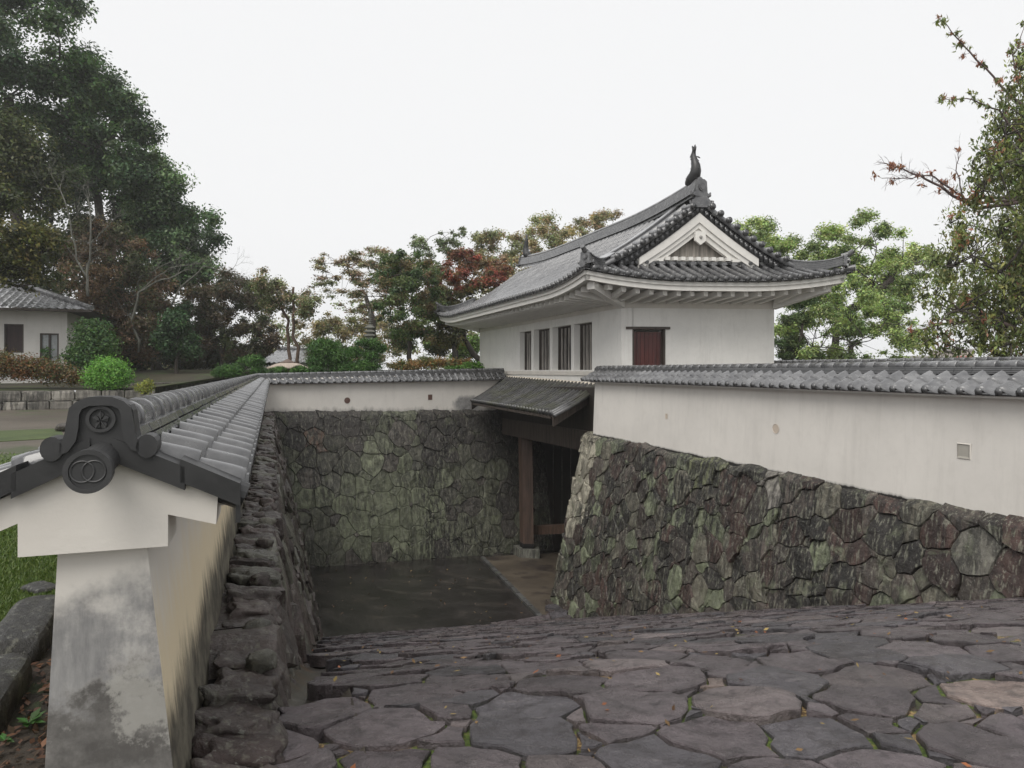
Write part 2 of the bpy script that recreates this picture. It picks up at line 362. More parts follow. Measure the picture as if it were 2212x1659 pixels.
def stones(mb, pts, box, fmap, colfn, rnd, gap=0.012, bulge=0.05, depth=0.2, warp=0.05, wf=2.5, seg=0.1, tilt=0.0, hvar=0.02, keep=None, rough=0.012, fine=4.0, flat=False, bias=0.0, jag=0.012, topb=None, gapfn=None, hfn=None):
    for (pt, poly) in zip(pts, cells(pts, box)):
        if poly is None: continue
        cx = sum(p[0] for p in poly) / len(poly); cy = sum(p[1] for p in poly) / len(poly)
        if keep and not keep(cx, cy): continue
        r = pt[2]; sg = max(seg * 0.6, min(seg, r * 0.5)); P = []
        n = len(poly)
        for i in range(n):
            p = poly[i]; q = poly[(i + 1) % n]; L = math.hypot(q[0] - p[0], q[1] - p[1])
            if L < 1e-4: continue
            m = max(1, int(L / sg))
            for k in range(m): P.append((lerp(p[0], q[0], k / m), lerp(p[1], q[1], k / m)))
        if len(P) < 3: continue
        W = []
        for (a, b) in P:
            wk = 1.0 if topb is None else max(0.05, min(1, (topb - b) / 0.9))
            W.append((a + warp * (0.35 + .65 * wk) * n3(a * wf, b * wf, 3.1) + jag * n3(a * 9, b * 9, 7.7), b + warp * wk * n3(a * wf, b * wf, 11.3) + jag * n3(a * 9, b * 9, 17.7)))
        m = len(W)      # soften corners
        if flat is None: W = [((W[i - 1][0] + 7 * W[i][0] + W[(i + 1) % m][0]) / 9, (W[i - 1][1] + 7 * W[i][1] + W[(i + 1) % m][1]) / 9) for i in range(m)]
        cx = sum(p[0] for p in W) / m; cy = sum(p[1] for p in W) / m
        hk = hfn(cx, cy) if hfn else 1.0; h0 = rnd.uniform(-1, 1) * hvar * hk; tx = rnd.gauss(0, 1) * tilt; ty = rnd.gauss(0, 1) * tilt + bias
        g = gap * rnd.uniform(0.6, 1.6) * (gapfn(cx, cy) if gapfn else 1); off = rnd.random() * 90
        if flat: rings = ((0.0, -depth, 0), (0.0, -0.006, 0.8), (0.006, 0.0, 1), (0.25, 0.0, 1), (0.5, 0.0, 1), (0.75, 0.0, 1))
        else: rings = ((0.0, -depth, 0), (0.0, -bulge, 0.4), (0.014, -bulge * 0.12, 1), (0.35, 0.0, 1), (0.68, 0.0, 1))
        vs = []
        for (ins, hh, nz) in rings:
            for (a, b) in W:
                dx = cx - a; dy = cy - b; L = math.hypot(dx, dy) or 1e-6
                if ins > 0.1: k = ins
                else: k = min(0.8, (g + ins) / L)
                aa = a + dx * k; bb = b + dy * k
                h = h0 + hh + tx * (aa - cx) + ty * (bb - cy) if hh > -depth else hh
                if nz: h += rough * nz * (1.3 * n3(aa * fine, bb * fine, off) + 0.8 * n3(aa * fine * 3, bb * fine * 3, off))
                vs.append((aa, bb, h))
        vs.append((cx, cy, h0 + rough * n3(cx * fine, cy * fine, off)))
        V = [fmap(*p) for p in vs]; fs = []
        for k in range(len(rings) - 1):
            for i in range(m): fs.append((k * m + i, k * m + (i + 1) % m, (k + 1) * m + (i + 1) % m, (k + 1) * m + i))
        k = len(rings) - 1; c = len(vs) - 1
        for i in range(m): fs.append((k * m + i, k * m + (i + 1) % m, c))
        mb.add(V, fs, colfn(cx, cy, r))

# ---------------------------------------------------------------- tiled plaster wall (dobei)
FS = (0, 0.03, 0.06, 0.11, 0.17, 0.23, 0.30, 0.39, 0.50, 0.63, 0.80, 0.93, 1.0)
def prof(f):                          # one tile: a roll with a steep edge on one side, running out into a pan
    if f < 0.06: return lerp(-0.030, 0.036, f / 0.06)
    if f < 0.30: return 0.036 + 0.012 * math.sin(math.pi * (f - 0.06) / 0.24)
    return -0.030 + 0.066 * (1 - (f - 0.30) / 0.70) ** 1.9
def dobei(name, fr, s0, s1, hw, zr, ze, stack_w, stack_z, pitch, body, mats, label, cat, loc, courses=2, sides=(1, -1), stack_layers=3, joint=0.24, cap_r=0.062, tile_off=0.0, old_from=None, body_s1=None, mirror=False):
    """fr(s, t, z) maps along/across/height; t = 0 is the ridge. zr(s): ridge top, ze(s): eave height"""
    g = G(name, loc, label, cat); pass
    rnd = random.Random(len(name) * 13 + int(abs(s1) * 10))
    # plaster body: list of (t,z) outline functions
    mb = MB(); n = max(2, int((s1 - s0) / 0.5))
    top = lambda s: lerp(ze(s), zr(s), 0.45)
    out = lambda s: body(s)
    bs1 = body_s1 or s1; ring = [out(lerp(s0, bs1, i / n)) for i in range(n + 1)]; k = len(ring[0]); vs = []; fs = []
    for i in range(n + 1):
        s = lerp(s0, bs1, i / n)
        vs += [fr(s, a, b) for a, b in ring[i]]
    for i in range(n):
        for j in range(k): fs.append((i * k + j, i * k + (j + 1) % k, (i + 1) * k + (j + 1) % k, (i + 1) * k + j))
    fs.append(tuple(range(k))[::-1]); fs.append(tuple(n * k + j for j in range(k)))
    mb.add(vs, fs); g.part("plaster_body", mb, mats['plaster'])
    # tiles
    for sd in sides:
        mb = MB(); ns = int((s1 - s0) / pitch * 12)
        nrow = int((s1 - s0) / pitch)
        rowj = [[rnd.uniform(-0.004, 0.004) for _ in range(nrow + 3)] for _ in range(courses)]
        colj = [rnd.uniform(0.85, 1.12) for _ in range(nrow + 3)]
        ca = stack_w * 0.9
        for c in range(courses):
            c0 = lerp(ca, hw, max(0, c - 0.12) / courses); c1 = lerp(ca, hw, (c + 1) / courses)
            for r_ in range(nrow + 1):
                sa = s0 + r_ * pitch + tile_off; sb = min(sa + pitch, s1)
                if sb - sa < 0.02: continue
                jj = rowj[c][r_]; m = 12; cc = colj[r_] * rnd.uniform(0.93, 1.05)
                if old_from is not None and sa > old_from: cc *= 0.5
                def fn(i, j):
                    f = FS[i] if not mirror else 1 - FS[m - i]; s = lerp(sa, sb, f)
                    p = prof(1 - f if mirror else f); t = lerp(c0, c1, min(j, 4) / 4)
                    zb = lerp(zr(s) - stack_z, ze(s), (t - ca) / (hw - ca))
                    lift = 0.0 + 0.030 * (min(j, 4) / 4)
                    # rounded lip at the lower end of each course
                    if j == 4: p -= 0.006
                    z = zb + p + lift + jj
                    if j == 5: z = zb + p + lift + jj - 0.034; t -= 0.002
                    ff = 1 - f if mirror else f
                    if ff < 0.34 and j >= 4: t += 0.012 * math.sin(math.pi * ff / 0.34)
                    return fr(s, sd * t, z)
                mb.grid(m, 5, fn, (cc, cc, cc), flip=(sd < 0))
                if c == courses - 1:      # round end cap under the roll, and the hanging lip
                    s = lerp(sa, sb, 0.82 if mirror else 0.18); zb = ze(s) + jj + 0.016
                    mb.tube([fr(s, sd * (hw - 0.05), zb), fr(s, sd * (hw + 0.016), zb - 0.004)], 0.043, 12, (0.5, 0.5, 0.5))
                    mb.box(fr(lerp(sa, sb, 0.3), sd * (hw - 0.02), ze(sa) - 0.03), fr(sb, 0, 0) - fr(lerp(sa, sb, 0.3), 0, 0), fr(sa, sd * 0.016, 0) - fr(sa, 0, 0), (0, 0, 0.028), (0.5, 0.5, 0.5))
        # underside board so that nothing shows through
        mb.grid(max(2, int((s1 - s0) / 1.0)), 1, lambda i, j: fr(lerp(s0, s1, i / max(2, int((s1 - s0) / 1.0))), sd * lerp(ca * .5, hw - 0.01, j), lerp(zr(s0) - stack_z, ze(s0), j) - 0.035 + (ze(lerp(s0, s1, i / max(2, int((s1 - s0) / 1.0)))) - ze(s0))), (0.4, 0.4, 0.4))
        g.part("tiled_slope", mb, mats['tile'], smooth=True)
    # ridge stack
    mb = MB(); hst = stack_z - cap_r * 1.15
    for L in range(stack_layers):
        s = s0 - rnd.random() * 0.1
        zc0 = hst * L / stack_layers; zc1 = hst * (L + 1) / stack_layers - 0.006
        wv = stack_w * (1.0 - 0.13 * L)
        while s < s1:
            e = min(s + joint * rnd.uniform(0.96, 1.04), s1); sA = max(s, s0); jt = rnd.uniform(-0.004, 0.004); cc = rnd.uniform(0.8, 1.1)
            p = [fr(sA + 0.002, -wv + jt, zr(sA) - stack_z + zc0), fr(e - 0.002, -wv + jt, zr(e) - stack_z + zc0), fr(e - 0.002, wv + jt, zr(e) - stack_z + zc0), fr(sA + 0.002, wv + jt, zr(sA) - stack_z + zc0)]
            q = [fr(sA + 0.002, -wv + jt + 0.012, zr(sA) - stack_z + zc1), fr(e - 0.002, -wv + jt + 0.012, zr(e) - stack_z + zc1), fr(e - 0.002, wv + jt - 0.012, zr(e) - stack_z + zc1), fr(sA + 0.002, wv + jt - 0.012, zr(sA) - stack_z + zc1)]
            mb.hexa(p + q, (cc, cc, cc)); s = e
    # dark core
    nn = max(1, int((s1 - s0) / 2)); sg = (s1 - s0) / nn
    for i in range(nn):
        a = s0 + i * sg; b = a + sg
        p = [fr(a, -stack_w * .6, zr(a) - stack_z - .1), fr(b, -stack_w * .6, zr(b) - stack_z - .1), fr(b, stack_w * .6, zr(b) - stack_z - .1), fr(a, stack_w * .6, zr(a) - stack_z - .1)]
        q = [fr(a, -stack_w * .45, zr(a) - cap_r * 1.3), fr(b, -stack_w * .45, zr(b) - cap_r * 1.3), fr(b, stack_w * .45, zr(b) - cap_r * 1.3), fr(a, stack_w * .45, zr(a) - cap_r * 1.3)]
        mb.hexa(p + q, (0.4, 0.4, 0.4))
    g.part("ridge_course", mb, mats.get('course', mats['tile']))
    mb = MB(); s = s0; 
    while s < s1:
        e = min(s + joint * 1.05, s1); jt = rnd.uniform(-0.004, 0.004); cc = rnd.uniform(0.85, 1.15)
        mb.tube([fr(s, jt, zr(s) - cap_r), fr(s + 0.02, jt, zr(s) - cap_r), fr(e, jt, zr(e) - cap_r)], [cap_r * 1.05, cap_r * 1.08, cap_r * 0.97], 14, (cc, cc, cc)); s = e
    g.part("ridge_cap", mb, mats['cap'] if 'cap' in mats else mats['tile'], smooth=True)
    return g

# ============================== LEFT WALL
ZL = -0.11
def frL(s, t, z): return LW(s, t - 0.50, z)
sL0, sL1 = 2.53, 25.6
def bodyL(s):
    # under the tiles: sloping soffit boards out to the eaves, then the battered wall
    return [(-0.345, -0.405), (-0.345, -0.452), (-0.20, -0.40), (-0.135, -0.50), (-0.20, -1.75), (0.235, -1.75), (0.105, -0.50), (0.17, -0.40), (0.345, -0.452), (0.345, -0.405), (0.0, -0.245)]
MT['plL'] = m_plaster_left((D.x, D.y))
gL = dobei("plaster_wall", frL, sL0, sL1, 0.405, lambda s: ZL, lambda s: -0.41, 0.13, 0.165, 0.262, bodyL,
           {'plaster': MT['plL'], 'tile': MT['tile_wet'], 'cap': MT['tile_wet']}, "long white wall running away on the left, near end streaked grey below a crested tile", "wall", LW(2.5, -0.5, -1.6))
# gable block at the near end (thick plaster cornice under the verge)
mb = MB()
poly = [(-0.228, -0.565), (0.182, -0.565), (0.182, -0.463), (0.325, -0.505), (0.33, -0.415), (0.0, -0.255), (-0.33, -0.415), (-0.325, -0.505), (-0.228, -0.463)]
mb.prism(poly, lambda a, b, d: frL(d, a, b), 2.47, 2.68); gL.part("end_cornice", mb, MT['plL'])
# verge tiles
mb = MB()
def zsl(t): return lerp(ZL - 0.165, -0.41, (abs(t) - 0.117) / (0.405 - 0.117))
for sd in (1, -1):
    for (t0, t1, lift) in ((0.03, 0.235, 0.010), (0.222, 0.400, 0.026)):
        V = []
        for (s, zz) in ((2.435, 0), (2.58, 0)):
            V += [frL(s, sd * t0, zsl(t0) + lift - 0.058), frL(s, sd * t1, zsl(t1) + lift - 0.062), frL(s, sd * t1, zsl(t1) + lift + 0.012), frL(s, sd * t0, zsl(t0) + lift + 0.016)]
        V = V[:4] + V[4:]
        mb.add(V, [(0, 1, 2, 3), (7, 6, 5, 4), (0, 4, 5, 1), (1, 5, 6, 2), (2, 6, 7, 3), (3, 7, 4, 0)], (0.75, 0.75, 0.75))
    mb.tube([frL(2.51, sd * 0.34, -0.395), frL(2.51, sd * 0.412, -0.425)], 0.046, 14, (0.6, 0.6, 0.6))
    mb.box(frL(2.45, sd * 0.385, -0.50), frL(2.49, sd * 0.385, -0.5) - frL(2.45, sd * 0.385, -0.5), frL(2.45, sd * 0.40, -.5) - frL(2.45, sd * .385, -.5), (0, 0, 0.07), (0.7, 0.7, 0.7))
gL.part("verge_tiles", mb, MT['tile_dark'])
# plaster fillets under the eave tiles
mb = MB(); rr = random.Random(5); s = 2.62
while s < 14:
    mb.rock(frL(s, 0.335, -0.432), frL(s + 0.10, 0, 0) - frL(s, 0, 0), frL(s, 0.03, 0) - frL(s, 0, 0), (0, 0, 0.035), rr, 0.04, n=3, p=2.2); s += 0.262
gL.part("eave_mortar", mb, MT['white'], smooth=True)
# ridge end ornament: arched plate with wings, recessed panel, bellflower crest
def arc(cx, cy, r, a0, a1, n): return [(cx + r * math.cos(R_(lerp(a0, a1, i / n))), cy + r * math.sin(R_(lerp(a0, a1, i / n)))) for i in range(n + 1)]
def pf(s0): return lambda a, b, d: frL(s0 - d, a * 0.88, -0.080 + (b + 0.080) * 1.06)
mb = MB()
half = [(0.0, 0.030), (0.035, 0.0285), (0.062, 0.021), (0.078, 0.010), (0.090, 0.004), (0.099, -0.012), (0.103, -0.04), (0.108, -0.075), (0.113, -0.092), (0.119, -0.098)]
half += arc(0.146, -0.118, 0.034, 140, -110, 9) + [(0.125, -0.158), (0.10, -0.140), (0.082, -0.120), (0.072, -0.105), (0.0, -0.115)]
def scale_o(h): return [(a * 1.0, b - 0.11 + 0.0) for a, b in h]
H = scale_o(half); full = H + [(-a, b) for a, b in H[::-1][1:-1]]
mb.prism(full, pf(2.44), 0.0, -0.075, (0.8, 0.8, 0.8))
go = gL.part("ridge_end_tile", mb, MT['tile_dark'])
# raised outer band
mb = MB()
inn = [(0.0, 0.004), (0.035, 0.0025), (0.055, -0.006), (0.064, -0.022), (0.066, -0.06), (0.074, -0.098), (0.098, -0.128), (0.122, -0.136)]
outb = [(0.0, 0.030), (0.038, 0.028), (0.072, 0.016), (0.094, -0.002), (0.103, -0.045), (0.108, -0.078), (0.114, -0.093), (0.122, -0.10)]
for sd in (1, -1):
    for i in range(7):
        q = [inn[i], outb[i], outb[i + 1], inn[i + 1]]; q = [(sd * a, b - 0.11) for a, b in q]
        if sd < 0: q = q[::-1]
        mb.prism(q, pf(2.44), 0.016, -0.01, (1, 1, 1))
    c = (sd * 0.146, -0.228); 
    mb.prism([(c[0] + 0.035 * math.cos(R_(k * 24)), c[1] + 0.035 * math.sin(R_(k * 24))) for k in range(15)], pf(2.44), 0.016, -0.06, (1, 1, 1))
gL.sub(go, "moulded_band", mb, MT['tile_dark'])
mb = MB()
def ring(mb, c, r0, r1, s, d, n=36, col=(1, 1, 1), f=None):
    f = f or frL
    for k in range(n):
        a0 = 2 * math.pi * k / n; a1 = 2 * math.pi * (k + 1) / n
        q = [(c[0] + r0 * math.cos(a0), c[1] + r0 * math.sin(a0)), (c[0] + r1 * math.cos(a0), c[1] + r1 * math.sin(a0)), (c[0] + r1 * math.cos(a1), c[1] + r1 * math.sin(a1)), (c[0] + r0 * math.cos(a1), c[1] + r0 * math.sin(a1))]
        mb.prism(q, lambda a, b, dd: f(s - dd, a, b), d, -0.005, col)
cc = (0.0, -0.150)
ring(mb, cc, 0.031, 0.041, 2.44, 0.009)
for k in range(5):                    # five pointed petals
    a = R_(90 + 72 * k); u = Vector((math.cos(a), math.sin(a))); v = Vector((-u.y, u.x))
    P = [cc[0], cc[1]]
    pts = [(cc[0] + u.x * r + v.x * ww, cc[1] + u.y * r + v.y * ww) for r, ww in ((0.004, 0), (0.014, -0.0085), (0.020, -0.0085), (0.0275, 0), (0.020, 0.0085), (0.014, 0.0085))]
    mb.prism(pts, pf(2.44), 0.007, -0.005, (1.1, 1.1, 1.1))
    tip = [(cc[0] + u.x * r + v.x * ww, cc[1] + u.y * r + v.y * ww) for r, ww in ((0.004, -0.0012), (0.027, -0.0008), (0.027, 0.0008), (0.004, 0.0012))]
    mb.prism(tip, pf(2.44), 0.011, 0.0, (1.5, 1.5, 1.5))
gL.sub(go, "bellflower_crest", mb, MT['tile_dark'])
# round end tile carried in front of it, with two interlocked rings
mb = MB(); zc = -0.290
mb.tube([frL(2.50, 0, zc + 0.022), frL(2.30, 0, zc + 0.004)], 0.050, 28, (1.1, 1.1, 1.1))
mb.tube([frL(2.305, 0, zc), frL(2.278, 0, zc)], 0.063, 40, (1.1, 1.1, 1.1))
ge = gL.part("round_end_tile", mb, MT['tile_dark'])
mb = MB(); ring(mb, (0, zc), 0.049, 0.063, 2.278, 0.006, 40, (1.15, 1.15, 1.15))
for dx in (-0.015, 0.015):
    mb.tube([frL(2.2765, dx + 0.030 * math.cos(2 * math.pi * k / 36), zc + 0.030 * math.sin(2 * math.pi * k / 36)) for k in range(37)], 0.0028, 6, (1.7, 1.7, 1.7), caps=False)
gL.sub(ge, "linked_ring_crest", mb, MT['tile_dark'], smooth=False)
del cc

# ============================== BACK WALL
B0 = Vector((-8.72, 23.85, 0)); B1 = Vector((-0.36, 28.95, 0)); LB = (B1 - B0).length; DB = (B1 - B0) / LB; NB = Vector((DB.y, -DB.x, 0))
def frB(s, t, z): return B0 + DB * s + NB * t + Vector((0, 0, z))
def zrB(s): return lerp(-0.105, 0.10, s / LB)
def zeB(s): return lerp(-0.44, -0.365, s / LB)
def zbB(s): return lerp(-1.43, -1.70, s / LB)
def bodyB(s):
    e = zeB(s); r = zrB(s); b = zbB(s)
    return [(-0.36, e + 0.0), (-0.36, e - 0.05), (-0.22, e - 0.05), (-0.24, b - 0.4), (0.24, b - 0.4), (0.22, e - 0.05), (0.36, e - 0.05), (0.36, e), (0.0, r - 0.13)]
MT['plB'] = m_plaster("plaster_back", (0.66, 0.63, 0.585), (-1.43, -1.70, 0.16, -8.7, -0.4, 0, (-1.75, -1.38, 0.62, 0.42)))
gB = dobei("plaster_wall", frB, 0.0, LB, 0.43, zrB, zeB, 0.13, 0.19, 0.275, bodyB, {'plaster': MT['plB'], 'tile': MT['tile'], 'course': MT['tile_course']},
           "white plaster wall closing the back of the pit, between left wall and gate roof", "wall", frB(LB / 2, 0, -1.9), old_from=LB * 0.83)
def loophole(g, fr, s, t, z, kind, r, dark=(0.5, 0.42, 0.38)):
    mb = MB()
    if kind == 'round': P = [(r * math.cos(R_(k * 20)), r * math.sin(R_(k * 20))) for k in range(18)]
    else: P = [(-r, -r * 1.15), (r, -r * 1.15), (r, r * 1.15), (-r, r * 1.15)]
    n = len(P)
    # a shallow funnel: rim on the face, back plate sunk (built as a raised collar plus dark plate)
    vs = [fr(s + a * 1.08, t + 0.006, z + b * 1.08) for a, b in P] + [fr(s + a, t + 0.010, z + b) for a, b in P] + [fr(s + a * 0.95, t + 0.003, z + b * 0.95) for a, b in P]
    fs = [(i, (i + 1) % n, n + (i + 1) % n, n + i) for i in range(n)] + [(n + i, n + (i + 1) % n, 2 * n + (i + 1) % n, 2 * n + i) for i in range(n)]
    mb.add(vs, fs, (1, 1, 1)); mb.add([fr(s + a * 0.95, t + 0.003, z + b * 0.95) for a, b in P], [tuple(range(n))], dark)
    return mb
g_ = gB
def hit(fr, t, x, y, s_lo, s_hi):     # find s on plane t whose projection has screen x
    for _ in range(60):
        m = (s_lo + s_hi) / 2; p = fr(m, t, 0); xx = CX + F * p.x / p.y
        if xx < x: s_lo = m
        else: s_hi = m
    p = fr(m, t, 0); return m, (HY - y) * p.y / F
for (x, y, kind, r) in ((750, 865, 'round', 0.105), (929, 858, 'sq', 0.085)):
    s, z = hit(frB, 0.235, x, y, 0, LB)
    mb = loophole(gB, frB, s, 0.236, z, kind, r); gB.part("loophole", mb, m_plain("loophole_" + kind, (0.22, 0.15, 0.13), 0.8))

# stone face of the back rampart
rb = random.Random(11)
TB0 = frB(0, 0.34, 0)
def mapB(a, b, h):                    # a along, b height above -7.6
    s = a; zt = zbB(min(LB, s)) + 0.02; z = -7.7 + b; d = 0.235 * max(0, zt - z)
    k = 0.34 + d + h
    if z > zt - 0.12: k -= (z - (zt - 0.12)) * 0.7
    return frB(s, k, z)
def colB(a, b, r):
    z = -7.7 + b
    g = n3(a * 0.35 + 2, b * 0.4, 1.0)
    k = rb.random(); lum = rb.uniform(0.7, 1.25)
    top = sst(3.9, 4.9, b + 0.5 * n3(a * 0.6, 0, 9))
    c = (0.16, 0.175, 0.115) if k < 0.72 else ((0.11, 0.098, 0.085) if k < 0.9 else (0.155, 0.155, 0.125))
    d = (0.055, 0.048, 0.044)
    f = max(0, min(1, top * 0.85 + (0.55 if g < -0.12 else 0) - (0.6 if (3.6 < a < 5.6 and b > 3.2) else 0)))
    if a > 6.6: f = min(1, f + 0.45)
    if abs(a - 1.75) < 0.4 and abs(b - 5.1) < 0.4: return (0.12, 0.075, 0.055)
    return tuple(lerp(c[i], d[i], f) * lum for i in range(3))
mb = MB(); ptsB = seeds_var(-1.2, LB + 3.2, 0.0, 6.35, lambda a, b: 0.43, rb, 14000, (1.0, 0.66, 0.42, 0.25), 0.60)
stones(mb, ptsB, (-1.3, LB + 3.4, -0.1, 6.3), mapB, colB, rb, gap=0.003, bulge=0.03, depth=0.4, warp=0.26, wf=1.2, seg=0.10, hvar=0.018, tilt=0.05, rough=0.02, fine=3.5, jag=0.03, topb=6.25, keep=lambda a, b: b < 6.27 + 0.0 * a and (-7.7 + b) < zbB(min(a, LB)) + 0.05)
V = [frB(-1.3, 0.22 + 0.235 * 6.0, -7.8), frB(LB + 3.3, 0.22 + 0.235 * 6.0, -7.8), frB(LB + 3.3, -2, -7.8), frB(-1.3, -2, -7.8), frB(-1.3, 0.26, -1.5), frB(LB + 3.3, 0.26, -1.78), frB(LB + 3.3, -2, -1.78), frB(-1.3, -2, -1.5)]
gw = G("stone_rampart", frB(LB / 2, 0.5, -7.2), "mossy grey green stone rampart at the back of the pit, left of the gate", "stone wall")
gw.part("stone_facing", mb, MT['stoneB'])
mb = MB(); mb.hexa(V, (0.012, 0.011, 0.01)); gw.part("wall_core", mb, MT['black'])

# ============================== RIGHT WALL
tR = 8.84
def frR(s, t, z): return LW(s, tR - t, z)      # t positive = towards the pit
sR0, sR1 = 1.5, 17.95
def bodyR(s):
    return [(-0.5, -0.285), (-0.5, -0.34), (-0.33, -0.33), (-0.38, -2.2), (0.42, -2.2), (0.34, -0.33), (0.5, -0.34), (0.5, -0.285), (0.0, -0.02)]
MT['plR'] = m_plaster("plaster_right", (0.68, 0.65, 0.605), (-1.77, -1.84, 0.035, 2.0, 9.0, 0))
gR = dobei("plaster_wall", frR, sR0, sR1, 0.555, lambda s: 0.13, lambda s: -0.275, 0.17, 0.175, 0.253, bodyR, {'plaster': MT['plR'], 'tile': MT['tile'], 'course': MT['tile_course']},
           "clean white plaster wall on the right, with square and round loopholes, beside the steps", "wall", LW(9, tR, -1.9), courses=2, stack_layers=4, cap_r=0.07, joint=0.26, body_s1=17.55, mirror=True)
# hipped end with small end tile
mb = MB(); mb.prism([(-0.14, -0.08), (0.14, -0.08), (0.12, 0.06), (0.05, 0.12), (-0.05, 0.12), (-0.12, 0.06)], lambda a, b, d: frR(d, a, b), sR1, sR1 + 0.08, (0.7, 0.7, 0.7))
mb.tube([frR(sR1 - .1, 0.0, -0.11), frR(sR1 + 0.14, 0.0, -0.13)], 0.07, 14, (0.7, 0.7, 0.7))
mb.tube([frR(sR1 + 0.02, 0.12, -0.09), frR(sR1 + 0.03, 0.56, -0.265)], 0.055, 12, (0.8, 0.8, 0.8))
gR.part("ridge_end_tile", mb, MT['tile'])
for (x, y, kind, r) in ((1440, 899, 'sq', 0.05), (1676, 926, 'round', 0.085)):
    lo, hi = 17.9, 2.0
    for _ in range(60):
        m = (lo + hi) / 2; p = frR(m, 0.375, 0); xx = CX + F * p.x / p.y
        if xx < x: lo = m
        else: hi = m
    z = (HY - y) * p.y / F; tt = lerp(0.34, 0.42, (-0.33 - z) / 1.87)
    gR.part("loophole", loophole(gR, frR, m, tt + 0.003, z, kind, r, (0.86, 0.80, 0.74)), m_plain("loophole_plugged_" + kind, (0.6, 0.55, 0.49), 0.8, 0.05))
# the open square loophole: low rim with inner faces coloured darker
lo, hi = 17.9, 2.0
for _ in range(60):
    m = (lo + hi) / 2; p = frR(m, 0.38, 0); xx = CX + F * p.x / p.y
    if xx < 2082: lo = m
    else: hi = m
z = (HY - 975) * p.y / F; tt = lerp(0.34, 0.42, (-0.33 - z) / 1.87) + 0.004
mb = MB(); r = 0.085
P = [(-r, -r * 1.1), (r, -r * 1.1), (r, r * 1.1), (-r, r * 1.1)]; q = [(a * 0.55 - 0.0, b * 0.6) for a, b in P]
vs = [frR(m + a * 1.14, tt - 0.002, z + b * 1.14) for a, b in P] + [frR(m + a, tt + 0.012, z + b) for a, b in P] + [frR(m + a * 0.82 + 0.02, tt, z + b * 0.82 + 0.01) for a, b in P]
mb.add(vs, [(0, 1, 5, 4), (1, 2, 6, 5), (2, 3, 7, 6), (3, 0, 4, 7)], (1, 1, 1)); mb.add(vs, [(4, 5, 9, 8), (5, 6, 10, 9), (6, 7, 11, 10), (7, 4, 8, 11), (8, 9, 10, 11)], (0.62, 0.62, 0.6))
gR.part("loophole", mb, m_plain("loophole_open", (0.6, 0.57, 0.52), 0.8, 0.05))

rr2 = random.Random(23)
ZT = -1.77
def mapR(a, b, h):                    # a = s along, b = height above -7.2
    a = min(a, 18.02); z = -7.3 + b; d = 0.212 * max(0, ZT - z); k = 0.50 + d + h
    if z > ZT - 0.1: k -= (z - (ZT - 0.1)) * 1.2
    z += 0.07 * n3(a * 1.7, 5.5) * sst(-2.6, -1.8, z)
    return frR(a, k, z)
def colR(a, b, r):
    z = -7.3 + b; k = rr2.random(); lum = rr2.uniform(0.6, 1.35)
    pal = [((0.085, 0.070, 0.060), .30), ((0.075, 0.045, 0.038), .20), ((0.14, 0.13, 0.10), .20), ((0.17, 0.19, 0.12), .14), ((0.032, 0.028, 0.025), .16)]
    c = pal[-1][0]
    for cc_, p_ in pal:
        if k < p_: c = cc_; break
        k -= p_
    if a > 16.95 and z > -4.4: c = (0.42, 0.39, 0.31); lum = rr2.uniform(0.8, 1.1)
    if z > -2.3 and rr2.random() < 0.2 and a < 12: c = (0.2, 0.19, 0.16)
    if z > -2.35 and 11.3 < a < 12.7: c = (0.13, 0.14, 0.075)
    if z > -2.35 and 9.9 < a < 10.6: c = (0.3, 0.28, 0.25)
    return tuple(x * lum for x in c)
ptsR = seeds_var(3.2, 18.0, 0.0, 5.6, lambda a, b: 0.285 + 0.06 * (b > 4.8), rr2, 30000, (1.0, 0.66, 0.42, 0.24), 0.58)
mb = MB()
stones(mb, ptsR, (3.0, 18.1, -0.1, 5.55), mapR, colR, rr2, gap=0.003, bulge=0.035, depth=0.42, warp=0.22, wf=1.5, seg=0.07, hvar=0.022, tilt=0.06, rough=0.018, fine=4.5, jag=0.03, topb=5.55, keep=lambda a, b: True)
# dressed corner blocks at the gate end
zz = ZT; k = 0
gr = G("stone_rampart", LW(10, tR - 1.2, -5), "brown and green rubble stone rampart beside the steps, under the clean right hand wall", "stone wall")
gr.part("stone_facing", mb, MT['stoneR'])
mb = MB()
V = [frR(2.6, 0.38 + 0.212 * 5.5, -7.4), frR(17.95, 0.38 + 0.212 * 5.5, -7.4), frR(17.95, -2.5, -7.4), frR(2.6, -2.5, -7.4), frR(2.6, 0.40, ZT - 0.03), frR(17.95, 0.40, ZT - 0.03), frR(17.95, -2.5, ZT - 0.03), frR(2.6, -2.5, ZT - 0.03)]
mb.hexa(V, (0.8, 0.8, 0.8)); gr.part("wall_core", mb, MT['black'])

# ============================== LEFT RAMPART: ledge stones, battered face
rl = random.Random(31)
def colL(a, b=0, r=0):
    k = rl.random(); lum = rl.uniform(0.65, 1.3)
    c = (0.085, 0.066, 0.06) if k < .6 else ((0.12, 0.115, 0.09) if k < .85 else (0.06, 0.04, 0.036)); return tuple(x * lum for x in c)
def mapL(a, b, h):
    z = -7.4 + b; d = 0.225 * max(0, -1.42 - z); return LW(a, 0.0 + d + h, z)
mb = MB()
ptsL = seeds_var(1.0, 24.5, 0.0, 6.0, lambda a, b: 0.36, rl, 18000, (1.0, .66, .42, .25), 0.60)
stones(mb, ptsL, (0.9, 24.6, -0.1, 5.93), mapL, colL, rl, gap=0.004, bulge=0.035, depth=0.35, warp=0.2, wf=1.5, seg=0.10, hvar=0.03, tilt=0.1, rough=0.025)
gl = G("stone_rampart", LW(10, 0.3, -5), "dark wet stone rampart under the long left wall, topped by a ledge of rounded stones", "stone wall")
